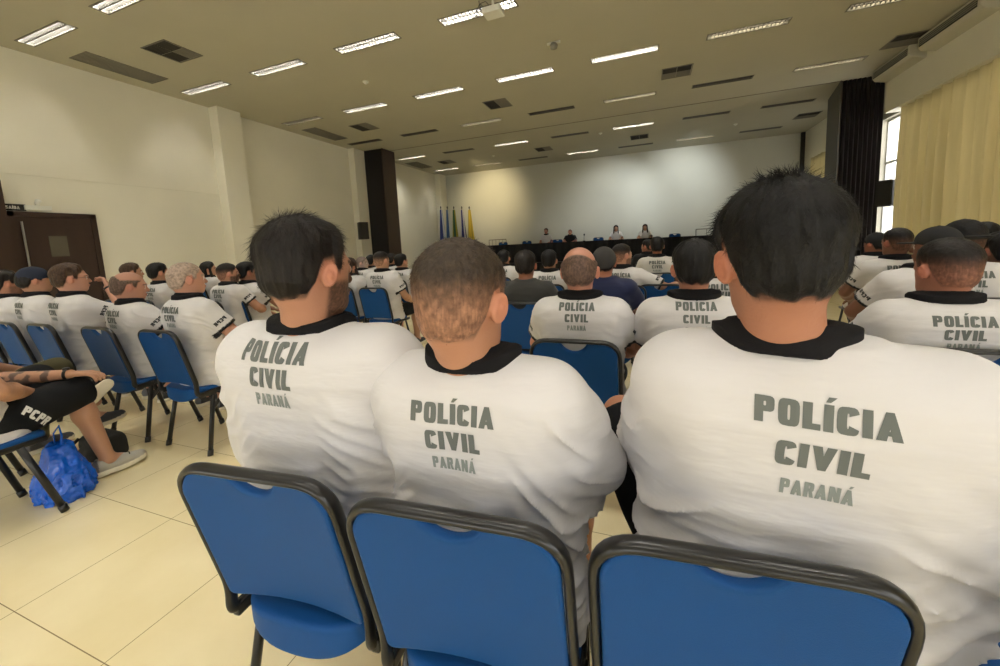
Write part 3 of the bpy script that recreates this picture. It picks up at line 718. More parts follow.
# ceiling lights
def make_light(kind):
    o = empty('ceiling_light', (0, 0, CZ)); m = MB(); x, y = hx, hy
    for a in ((-x-.015, x+.015, -y-.015, -y+.008), (-x-.015, x+.015, y-.008, y+.015), (-x-.015, -x+.008, -y, y), (x-.008, x+.015, -y, y)): m.box(a[0], a[1], a[2], a[3], -.008, .004)
    m.box(-x, x, -y-.001, -y+.004, 0, .1).box(-x, x, y-.004, y+.001, 0, .1).box(-x, -x+.004, -y, y, 0, .1).box(x-.004, x, -y, y, 0, .1)
    m.obj('housing', mat('fixture_frame', (112, 109, 99), .5), o)
    MB().box(-x, x, -y, y, .095, .10).obj('reflector', mat('reflector_grey', (52, 50, 46), .5), o)
    lv = MB()
    n = 20
    for i in range(1, n):
        c = -x+2*x*i/n; lv.box(c-.002, c+.002, -y, y, .002, .052)
    lv.box(-x, x, -.010, .010, .002, .052)
    lv.obj('louvre', mat('louvre_grey', (66, 63, 57), .45), o)
    for s in (-1, 1): MB().tube([(-x+.03, s*.048, .066), (x-.03, s*.048, .066)], .013, 10).obj('tube', {'on': M_on, 'half': M_half, 'off': M_off}[kind], o, smooth=True)
    return o
ON = {(i, j): 'on' for j in range(4) for i in range(7)}
for ij in ((3, 3), (5, 3), (1, 3), (0, 3)): ON[ij] = 'off'
for ij in ((4, 3), (2, 3), (0, 2), (6, 2), (6, 3), (5, 2)): ON[ij] = 'half'
for i in range(7):
    ON[(i, 4)] = 'off' if i in (1, 3, 5, 6) else 'on'; ON[(i, 5)] = {0: 'on', 1: 'half', 2: 'off', 3: 'on', 4: 'off', 5: 'half', 6: 'off'}[i]
    for j in (6, 7, 8): ON[(i, j)] = 'on'
PL = {}; ORD = ['leftmost', 'second from left', 'third from left', 'middle', 'third from right', 'second from right', 'rightmost']
ROW = ['first ceiling row from the camera', 'second ceiling row from the camera', 'third ceiling row from the camera', 'fourth ceiling row from the camera', 'fifth ceiling row, over the stage side', 'ceiling row nearest the end wall']
KW = {'on': 'lit', 'half': 'dimly lit', 'off': 'unlit'}
for j, y in enumerate(LY+LS+LYb):
    for i, x in enumerate(LX):
        k = ON[(i, j)]
        if k not in PL: o = PL[k] = make_light(k)
        else: o = copy_tree(PL[k])
        o.location = (x, y, CZ)
        lab(o, KW[k]+' louvred ceiling light, '+ORD[i]+' in the '+(ROW[j] if j < 6 else ('first', 'second', 'third')[j-6]+' row behind the camera'), 'ceiling light', 'recessed louvred ceiling lights')
# vents
VM = [mat('vent_dark', (52, 50, 46), .6), mat('vent_light', (128, 124, 112), .6), mat('vent_frame', (120, 116, 104), .5)]
def vent(x, y, sx, sy, pat, label):
    o = empty('ceiling_vent', (x, y, CZ)); lab(o, label, 'vent', 'ceiling air vents'); m = MB()
    for a in ((-sx, sx, -sy, -sy+.02), (-sx, sx, sy-.02, sy), (-sx, -sx+.02, -sy, sy), (sx-.02, sx, -sy, sy)): m.box(*a, -.012, .0)
    nx = max(len(r) for r in pat); 
    m.obj('frame', VM[2], o)
    for mi in (0, 1):
        s = MB(); any_ = False
        for r, row in enumerate(pat):
            for c, ch in enumerate(row):
                if (ch == 'd') != (mi == 0): continue
                any_ = True; x0 = -sx+.02+(2*sx-.04)*c/len(row); x1 = -sx+.02+(2*sx-.04)*(c+1)/len(row)-.008; y0 = -sy+.02+(2*sy-.04)*r/len(pat); y1 = -sy+.02+(2*sy-.04)*(r+1)/len(pat)-.008
                n = max(3, int((y1-y0)/.03)); s.box(x0, x1, y0, y1, -.002, -.0005)
                for k in range(n): yy = y0+(y1-y0)*(k+.3)/n; s.box(x0, x1, yy, yy+.006, -.010, -.002)
        if any_: s.obj('slats', VM[mi], o)
    return o
vent(-9.2, 4.85, .26, .62, ['l'], 'long grey return air grille by the left wall, nearest the camera')
vent(-9.2, 9.85, .26, .66, ['l'], 'long grey return air grille by the left wall, before the brown partition')
vent(-9.3, 15.3, .30, .66, ['l'], 'long grey return air grille over the stage side, left of the flags')
for x, y, p, l in ((-7.72, 4.85, ['dd', 'dl'], 'square ceiling diffuser nearest the left wall, between the first light rows'), (-7.75, 9.85, ['dl', 'dl'], 'square half dark ceiling diffuser left of the brown partition top'),
                   (-3.6, 9.95, ['dl', 'dl'], 'square ceiling diffuser in the middle of the seating area ceiling'), (.62, 10.0, ['dd', 'll'], 'square ceiling diffuser with two dark panels, right of the ceiling centre'), (4.78, 10.5, ['dd', 'll'], 'square ceiling diffuser beside the right wall air conditioners'),
                   (-8.0, 15.4, ['dl', 'dl'], 'small distant ceiling diffuser above the flags'), (-3.75, 15.4, ['dl', 'dl'], 'distant ceiling diffuser above the seated panel'), (-.25, 15.5, ['dd', 'dd'], 'distant dark ceiling diffuser right of the panel'), (4.75, 15.6, ['dd', 'll'], 'distant ceiling diffuser left of the black partition'), (-3.3, 4.7, ['dl', 'dl'], 'square ceiling diffuser cut by the top of the photo')):
    vent(x, y, .31, .31, p, l)
first = None
for n_, (x, y, l) in enumerate(((-5.64, 7.34, 'small round smoke detector on the left half of the ceiling'), (-5.84, 15.36, 'tiny smoke detector over the stage side, left'), (2.76, 15.49, 'tiny smoke detector over the stage side, right'), (-1.48, 14.22, 'tiny smoke detector over the stage side, centre'))):
    o = empty('smoke_detector', (x, y, CZ)) if n_ == 0 else copy_tree(first); first = first or o; o.location = (x, y, CZ)
    if n_ == 0:
        MB().tube([(0, 0, 0), (0, 0, -.02), (0, 0, -.028)], [.06, .06, .04], 20).obj('base', M_alu, o, smooth=False); MB().tube([(0, 0, -.028), (0, 0, -.05)], [.035, .025], 16).obj('sensor', M_alu, o)
    lab(o, l, 'smoke detector', 'smoke detectors')
o = empty('ceiling_camera', (-1.58, 7.5, CZ)); lab(o, 'small ceiling mounted camera in the middle of the ceiling', 'camera')
MB().box(-.12, .12, -.02, .02, -.03, 0).obj('bracket', M_alu, o); MB().tube([(0, 0, -.02), (0, 0, -.06), (0, 0, -.11), (0, 0, -.13)], [.05, .075, .06, .02], 20).obj('dome', VM[1], o, smooth=True)
struct('trim_3', MB().box(-3.2, -2.0, 4.75, 4.77, CZ-.004, CZ).box(-3.2, -3.18, 4.2, 4.77, CZ-.004, CZ).box(-2.0, -1.98, 4.2, 4.77, CZ-.004, CZ), VM[1])
# projector hanging under a light
o = empty('projector', (-2.1, 5.8, 4.72)); lab(o, 'white projector hanging from the ceiling in front of a light', 'projector')
MB().box(-.14, .14, -.11, .11, -.04, .045).obj('casing', M_alu, o, bevel=.015); MB().tube([(.06, .10, 0), (.06, .13, 0)], [.035, .03], 18).obj('lens', M_black, o, smooth=True)
MB().tube([(0, 0, .04), (0, 0, .22)], .02, 12).obj('pole', M_alu, o, smooth=True)
cbm = MB()
for i in range(3):
    cbm.tube([Vector((-.1+.16*i*.5*cos(t*2+i)-.12, .02*i+.08*sin(t+i), .21-.20*abs(sin(t*1.5+i*.4))*.8)) for t in np.linspace(0, pi, 12)], .005, 6)
cbm.obj('cables', M_black, o, smooth=True)

# air conditioners on the right wall
def aircon(y0, y1, label):
    o = empty('air_conditioner', (4.93, (y0+y1)/2, CZ)); lab(o, label, 'air conditioner', 'ceiling air conditioners'); w = (y1-y0)/2; m = MB()
    prof = [(0, -.02), (0, -.20), (.05, -.26), (.50, -.36), (.60, -.30), (.60, -.02)]
    vs = [(x, s*w, z) for s in (-1, 1) for x, z in prof]; k = len(prof)
    m.add(vs, [tuple(range(k)), tuple(range(2*k-1, k-1, -1))]+[(i, (i+1) % k, k+(i+1) % k, k+i) for i in range(k)]); m.obj('casing', mat('aircon_plastic', (196, 192, 172), .35), o, bevel=.02)
    MB().box(-.006, .02, -w+.06, w-.06, -.20, -.07).obj('outlet', M_dark, o)
    s = MB()
    for z in (-.1, -.135, -.17): s.box(-.014, .0, -w+.06, w-.06, z-.006, z+.006)
    s.obj('louvre', mat('aircon_grey', (150, 148, 135), .3), o)
    MB().box(.06, .30, -.2, .2, -.325, -.262).obj('badge_strip', M_alu, o) if False else None
    return o
aircon(8.95, 10.5, 'long white air conditioner under the ceiling, cut by the right photo edge')
aircon(10.75, 12.15, 'white air conditioner under the ceiling beside the black partition')
# curtains
def curtain(y0, y1, z0, z1, name, label, x=5.34, amp=.035, seed=0, col=(206, 196, 162)):
    n = int((y1-y0)/.022); r = np.random.default_rng(seed); ys = np.linspace(y0, y1, n); ph = np.cumsum(r.uniform(.22, .75, n)); am = amp*2.3*(.5+.8*np.abs(np.sin(np.arange(n)*.031+seed)))
    nz = 14; V = []; F = []
    for k in range(nz+1):
        t = k/nz
        for i in range(n): V.append((x+am[i]*np.sin(ph[i])*(1-.35*t)+.01*sin(t*5+i*.01), ys[i], z0+(z1-z0)*t))
    for k in range(nz):
        for i in range(n-1): a = k*n+i; F.append((a, a+1, a+n+1, a+n))
    m = MB(); m.add(V, F); o = m.obj(name, mat('curtain_cloth', col, .9, trans=.42, bump=.1, bscale=400, var=.08, vscale=1.5, vec=(1, 6, .3)), smooth=True)
    md = o.modifiers.new('s', 'SOLIDIFY'); md.thickness = .002
    lab(o, label, 'curtain', 'beige window curtains'); return o
curtain(7.9, 11.75, .25, 3.97, 'curtain', 'beige floor length curtain by the right wall, nearest the black partition', seed=1)
curtain(4.0, 7.85, .25, 3.97, 'curtain', 'beige curtain at the right edge behind the crowd', seed=2)
curtain(-.2, 3.95, .25, 3.97, 'curtain', 'beige curtain beside the camera, outside the frame', seed=3)
curtain(15.75, 16.95, .8, 3.8, 'curtain', 'small beige curtain in the far right corner window by the stage', seed=5)
def speaker(loc, rz, label):
    o = empty('wall_speaker', loc, rz); lab(o, label, 'speaker', 'wall speakers')
    m = MB(); P = [(-.17, -.14), (.17, -.14), (.12, .16), (-.12, .16)]; vs = [(a, b, z) for z in (-.30, .30) for a, b in P]
    m.add(vs, [(3, 2, 1, 0), (4, 5, 6, 7)]+[(i, (i+1) % 4, 4+(i+1) % 4, 4+i) for i in range(4)]); m.obj('cabinet', M_dark, o, bevel=.02)
    MB().box(-.15, .15, -.152, -.140, -.27, .27).obj('grille', M_black, o, bevel=.004); MB().tube([(0, .15, -.1), (0, .27, -.2), (0, .3, -.33)], .025, 8).obj('bracket', M_black, o, smooth=True)
    return o
speaker((-9.45, 11.45, 2.05), rad(60), 'black wall speaker beside the brown partition on the left wall')
speaker((5.28, 11.95, 2.1), rad(-60), 'black wall speaker between the black partition and curtain')

# stage, table, flags, rails
M_drape = mat('black_drape', (20, 20, 22), .9, bump=.2, bscale=20, vec=(4, 1, .3))
sto = struct('stage', MB().box(-9.6, 5.2, 15.0, YB, 0, .55), M_dark); tag(sto, 'low dark stage platform along the end wall', 'stage', kind='structure')
tb = empty('panel_table', (-2.6, 15.9, .55)); lab(tb, 'long panel table in black cloth across the stage', 'table')
MB().box(-5.6, 5.9, -.28, .35, .735, .765).obj('tabletop', M_drape, tb, bevel=.004)
m = MB(); n = 260; vs = []
for z in (.0, .766):
    for i in range(n+1): vs.append((-5.6+11.5*i/n, -.30-(.018*sin(i*1.3)+.012*sin(i*.47))*(1.3 if z == 0 else .4), z))
m.add(vs, [(i, i+1, n+2+i, n+1+i) for i in range(n)]); o = m.obj('table_skirt', M_drape, tb, smooth=True)
dp = MB(); n = 400; vs = []
for z in (.01, .56):
    for i in range(n+1): vs.append((-9.5+14.6*i/n, 14.97-.02*sin(i*1.1)-.012*sin(i*.6), z))
dp.add(vs, [(i, i+1, n+2+i, n+1+i) for i in range(n)]); lab(dp.obj('stage_skirt', M_drape, smooth=True), 'black cloth skirt along the front edge of the stage', 'drape')
FC = [((40, 60, 130), (210, 215, 220), 'blue and white flag, leftmost on the stage'), ((60, 100, 150), (205, 210, 205), 'pale blue and white flag, second on the stage'), ((36, 84, 48), (150, 140, 40), 'green flag on a pole, middle of the five'), ((34, 40, 110), (200, 200, 205), 'dark blue flag, fourth along the stage'), ((214, 184, 60), (180, 160, 60), 'yellow flag, the last one towards the panel')]
for i, (c1, c2, l) in enumerate(FC):
    u = (441, 447.5, 454, 462, 469.5)[i]; P = ony(u, 206, 17.2); o = empty('flag', (P[0], 17.2, .55)); lab(o, l, 'flag', 'flags on poles')
    MB().tube([(0, 0, 0), (0, 0, .03), (0, 0, .05)], [.17, .15, .03], 16).obj('base', M_black, o); hgt = P[2]-.55
    MB().tube([(0, 0, .04), (-.02, 0, hgt-.12)], .016, 8).obj('pole', mat('varnished_pole', (84, 50, 30), .4), o, smooth=True)
    MB().tube([(-.02, 0, hgt-.12), (-.02, 0, hgt-.06), (-.02, 0, hgt)], [.03, .035, .004], 8).obj('finial', M_black, o, smooth=True)
    for part, (col, a0, a1, wd) in enumerate(((c1, 0, 1, 1.), (c2, 2.2, 3.6, 1.02))):
        m = MB(); nn_, kk = 28, 16; vs = []
        for k in range(kk+1):
            t = k/kk; R_ = .05+.11*t
            for q in range(nn_+1):
                an = 2*pi*q/nn_; r2 = R_*(1+.28*sin(an*5+i+t*2))*wd
                if part and not (2.0 < an < 4.0 or an > 5.2): r2 *= .8
                vs.append((r2*cos(an)-.02+.03*t, r2*sin(an)*.8, hgt-.18-(hgt-.75)*t-.06*sin(an+i)*t))
        m.add(vs, [(k*(nn_+1)+q, k*(nn_+1)+q+1, (k+1)*(nn_+1)+q+1, (k+1)*(nn_+1)+q) for k in range(kk) for q in range(nn_)])
        m.obj('cloth' if part == 0 else 'cloth_stripe', mat('flag_%d_%d' % (i, part), col, .8), o, smooth=True)
def rail(x0, x1, y, label):
    o = empty('guard_rail', ((x0+x1)/2, y, .55)); lab(o, label, 'railing', 'stage guard rails'); w = (x1-x0)/2
    for z in (.5, 1.02): MB().tube([(-w, 0, z), (w, 0, z)], .018, 8).obj('rail', VM[2], o, smooth=True)
    for i in range(6): x = -w+2*w*i/5; MB().tube([(x, 0, 0), (x, 0, 1.02)], .018 if i in (0, 5) else .010, 8).obj('post', VM[2], o, smooth=True)
a = ony(489, 239, 17.6); b_ = ony(504, 239, 17.6); rail(a[0], b_[0]+.1, 17.6, 'metal guard rail on the stage behind the table, left side')
a = ony(696, 228, 17.6); rail(a[0], a[0]+1.9, 17.6, 'metal guard rail on the stage at the right end')
it = ony(584, 240, 15.95)
o = empty('microphone', (it[0], 15.95, 1.316)); lab(o, 'small dark microphone on the black panel table', 'microphone'); MB().tube([(0, 0, 0), (0, 0, .02)], .06, 14).obj('base', M_black, o); MB().tube([(0, 0, .02), (0, .02, .16), (0, .08, .24)], .008, 8).obj('stem', M_black, o, smooth=True); MB().tube([(0, .07, .23), (0, .11, .28)], .03, 10).obj('head', M_black, o, smooth=True)

# ------------------------------------------------------------------ chairs
BT = Vector((0, -.26, .892)); BBm = Vector((0, -.165, .475)); BU = (BT-BBm).normalized(); BN = Vector((1, 0, 0)).cross(BU)   # back plane
def bp(x, v, n=0.): return BBm+Vector((x, 0, 0))+BU*v+BN*n
BH = (BT-BBm).length
def make_chair():
    o = empty('stacking_chair')
    W = .206
    pts = [(-W*.96, .20, .425), (-W, -.0, .43), (-W, BBm.y-.015, .425), bp(-W, .03), bp(-W, BH-.012), bp(W, BH-.012), bp(W, .03), (W, BBm.y-.015, .425), (W, 0, .43), (W*.96, .20, .425)]
    P = [Vector(p) for p in pts]; path = fillet(P[:1]+P[1:], .085, 8)
    MB().tube(path, .0095, 12, flat=1.65, up=BN).obj('frame', M_black, o, smooth=True)
    # padded back with the hand hole
    ux, uy, uz = [np.array(t, np.float32) for t in (Vector((1, 0, 0)), BU, BN)]; c0 = np.array(bp(0, BH/2+.004), np.float32)
    def pad(p):
        q = p-c0; x = q@ux; v = q@uy; n = q@uz; n = n-.02*(x/.2)**2*(1)+.012
        hw, hh, r = .196, BH/2-.014, .07
        r2 = np.where(v < 0, .02, r); qx = np.abs(x)-(hw-r2); qy = np.abs(v+.004)-(hh-r2)
        d = np.minimum(np.maximum(qx, qy), 0)+np.hypot(np.maximum(qx, 0), np.maximum(qy, 0))-r2
        d = np.maximum(d, -(ell(np.stack([x, v-(hh+.020), x*0], 1), (0, 0, 0), (.068, .080, 1.))))
        e = np.abs(n)-.011; return np.minimum(np.maximum(d+.008, e+.008), 0)+np.hypot(np.maximum(d+.008, 0), np.maximum(e+.008, 0))-.008
    me = mesh_sdf(pad, (-.23, -.34, .44), (.23, -.1, .87), .0055, 'backrest'); link('backrest', me, M_blue, o)
    def seat(p):
        x, y, z = p.T; y = y-.02; a, b = .205, .215; n = 3.4
        r = ((np.abs(x)/a)**n+(np.abs(y)/b)**n+1e-9)**(1/n); d = (r-1)*.2
        top = z-(.462+.006*(x/.2)**2-.02*sstep(y, .12, .22)); bot = (.418-.052*np.clip(1-(x/.2)**2, 0, 1)*sstep(-y, -.02, .17))-z
        e = np.maximum(top, bot); return np.minimum(np.maximum(d+.012, e+.012), 0)+np.hypot(np.maximum(d+.012, 0), np.maximum(e+.012, 0))-.012
    link('seat', mesh_sdf(seat, (-.23, -.24, .33), (.23, .27, .49), .008, 'seat'), M_blue, o)
    for sx in (-1, 1):
        for k, (a, b_) in enumerate((((sx*.205, -.075, .43), (sx*.238, -.165, .012)), ((sx*.205, .10, .42), (sx*.228, .205, .012)))):
            lg = MB().tube([a, Vector(a).lerp(Vector(b_), .5), b_], .0105, 12, flat=1.5, up=(1, 0, 0)).obj('leg', M_black, o, smooth=True)
            d = (Vector(b_)-Vector(a)).normalized(); MB().tube([Vector(b_)-d*.03, Vector(b_)+d*.008], .0135, 12, flat=1.4, up=(1, 0, 0)).obj('foot_cap', M_black, lg, smooth=True)
        MB().tube([(sx*.216, -.105, .30), (sx*.206, .03, .425)], .009, 10, flat=1.3, up=(1, 0, 0)).obj('brace', M_black, o, smooth=True)
        MB().box(sx*.208-.012, sx*.208+.012, -.17, -.06, .405, .44).obj('bracket', M_black, o, bevel=.006)
    MB().tube([(-.206, -.02, .40), (.206, -.02, .40)], .010, 10).obj('crossbar', M_black, o, smooth=True)
    return o
CH0 = make_chair(); cused = [False]
GCH = 'blue padded stacking chairs with black frames'
def chair(x, y, rz, label, z=0.):
    o = CH0 if not cused[0] else copy_tree(CH0); cused[0] = True
    o.location = (x, y, z); o.rotation_euler = (0, 0, rad(rz)); tag(o, label, 'chair', GCH); return o

# ------------------------------------------------------------------ who sits where
DB = ('dark_brown', (23, 17, 13)); BK = ('black', (12, 10, 9)); BR = ('brown', (66, 48, 34)); GR = ('grey', (150, 142, 130)); DG = ('dark_grey', (70, 62, 54)); LB = ('light_brown', (92, 72, 52)); SP = ('greying', (60, 49, 38))
def seat_person(top, y, label, rz=0, ch=None, base=0., dyc=.0, grp=None, **kw):
    P = ony(top[0], top[1], y); hs = kw.get('hs', 1.); hair_h = .015
    k = (P[2]-base-.45-.14*hs)/.795; k = min(max(k, .85), 1.14)
    o = person(k=k, **kw); hoff = kw.get('hoff', (0, 0, 0)); r = rad(rz)
    hx_, hy_ = hoff[0]+sin(rad(kw.get('roll', 0)))*.78, hoff[1]-.035+.035*(-kw.get('lean', -3)/3.)*-1
    wx = P[0]-(hx_*cos(r)-hy_*sin(r)); wy = y-(hx_*sin(r)+hy_*cos(r))
    o.location = (wx, wy, base); o.rotation_euler = (0, 0, r); tag(o, label, 'person', grp)
    if ch: chair(wx+kw.get('cdx', 0), wy-.05+dyc, rz*.5+kw.get('crz', 0), ch, base)
    return o, P
import os
QUICK = os.environ.get('QUICK')
Hh = .0075 if QUICK else .0050
NS = 1500 if QUICK else 1
# the three men in front
m1, _ = seat_person((307, 214), .77, 'bearded man in white police polo seen from behind, leftmost of the three nearest', rz=0, hs=1.04, g=1.30, sh=.222, waist=.05, hoff=(.045, -.04, 0), hair='thick', haircol=DB, beard=.95, hyaw=12, hpitch=-2,
    skin=(178, 128, 102), h=Hh, strands=9000*NS if NS == 1 else NS, sl=(.010, .026), nk=.056, text=3, notag=1, seed=1, fold=.0095, sleeve=1.5, tx=-.018, tz=.03, ER=(.29, .10, .80), EL=(-.325, .0, .76), arm=1.25, ts=1.1, cuff=False, legs=True)
m2, _ = seat_person((460, 231), .75, 'man with short greying crew cut in white police polo, middle of the three nearest', hs=1.09, g=1.08, sh=.170, waist=.015, ts=.92, tz=-.006, hoff=(0, -.04, 0), hair='fade', haircol=SP, hyaw=8, hpitch=-3,
    skin=(184, 132, 102), h=Hh, strands=11000*NS if NS == 1 else NS, sl=(.004, .011), sw=.0008, nk=.056, text=3, notag=1, seed=2.3, fold=.0095, sleeve=1.5, ER=(.235, .07, .80), EL=(-.27, .05, .79), arm=1.06, cuff=False)
KM = ony(603, 392, 1.22)
m3, _ = seat_person((776, 174), .77, 'black haired man in white police polo, rightmost and largest of the three nearest', hs=.97, g=1.20, sh=.186, colw=.92, ncx=-.04, waist=.022, ts=.88, hair='thick', haircol=BK, hyaw=-10, hroll=-3, hoff=(-.07, -.04, 0),
    skin=(172, 118, 92), h=Hh, strands=11000*NS if NS == 1 else NS, sl=(.010, .022), nk=.056, text=3, notag=1, seed=3.1, fold=.0095, tx=-.012, sleeve=1.5, ER=(.33, .0, .72), EL=(-.20, .14, .84), arm=1.2, cuff=False, KL=(KM[0]-.16, KM[1]-.89, KM[2]-.065), AL=(-.1, .62, .50), roll=3.5, cut=.99, girthleg=1.2)
chair(-.82, .79, 5, 'blue chair with black frame under the bearded man, leftmost of the nearest three')
chair(-.345, .80, 4, 'blue chair under the man with the greying crew cut, middle of the nearest three')
chair(.105, .84, 4, 'largest blue chair in front, under the nearest black haired man')
chair(.66, .84, -2, 'blue chair cut by the bottom right corner, right of the nearest three')

# row ahead, left block
rowB = [((185, 259), 'grey haired man in white police polo, nearest to the aisle in the left block', dict(hair='grey', haircol=GR, skin=(188, 138, 116), hyaw=16, hs=1.02, g=1.08, seed=4), 'blue chair at the aisle end of the left block, under the grey haired man'),
        ((127, 269), 'balding dark haired man in white police polo beside the grey haired man', dict(hair='bald_top', haircol=DG, skin=(184, 134, 112), hyaw=22, hpitch=-6, seed=5), 'blue chair under the balding man, second from the aisle in the left block'),
        ((69, 262), 'man with brown hair and glasses holding a hand to his face, left block', dict(hair='short', haircol=BR, skin=(200, 150, 128), hyaw=20, glasses=True, g=1.15, hs=1.03, seed=6, WR=(.045, .13, 1.13), ER=(.25, .16, .88), nR=(-.5, -.5, 0), curlR=1.0, watch=1), 'blue chair under the man with glasses and raised hand'),
        ((33, 265), 'man in dark blue cap and white polo, left of the man with glasses', dict(hair='under_cap', haircol=DB, skin=(178, 132, 106), hyaw=14, cap=dict(n='navy', col=(28, 36, 54)), seed=7), 'blue chair under the man in the dark blue cap'),
        ((4, 269), 'dark haired bearded man at the left photo edge in white polo', dict(hair='short', haircol=DB, beard=.6, skin=(182, 132, 106), hyaw=8, seed=8), 'blue chair at the left photo edge under a bearded man')]
for top, l, kw, cl in rowB:
    kw.setdefault('h', .008); seat_person(top, 1.80, l, ch=cl, rz=-4, **kw)
chair(-5.75, 1.92, -2, 'blue chair farthest left in the row, partly cut by the photo edge')
# row ahead, centre and right
seat_person((579, 242), 2.0, 'bald topped man in white police polo, one row ahead, behind the middle man', ch='blue chair under the bald topped man, one row ahead in the middle', hair='bald_top', haircol=DG, skin=(196, 138, 116), hs=1.07, g=1.12, hyaw=-2, seed=9, h=.008, text=3, tz=.038, ts=.87)
seat_person((694, 237), 2.0, 'man with thick black hair in white police polo, left of the largest head', ch='blue chair under the thick black haired man, one row ahead', hair='thick', haircol=BK, skin=(178, 124, 100), hs=1.05, g=1.12, hyaw=-2, seed=10, h=.008, text=3, tz=.046, ts=.82)
seat_person((948, 234), 2.1, 'man with cropped dark hair in white police polo near the right edge', ch='blue chair under the cropped hair man near the right edge', hair='fade', haircol=DB, skin=(160, 108, 88), hs=1.02, g=1.14, hyaw=-14, seed=11, h=.008, text=3, ts=.92)
chair(.70, 2.25, 0, 'empty looking blue chair seen just right of the largest head')
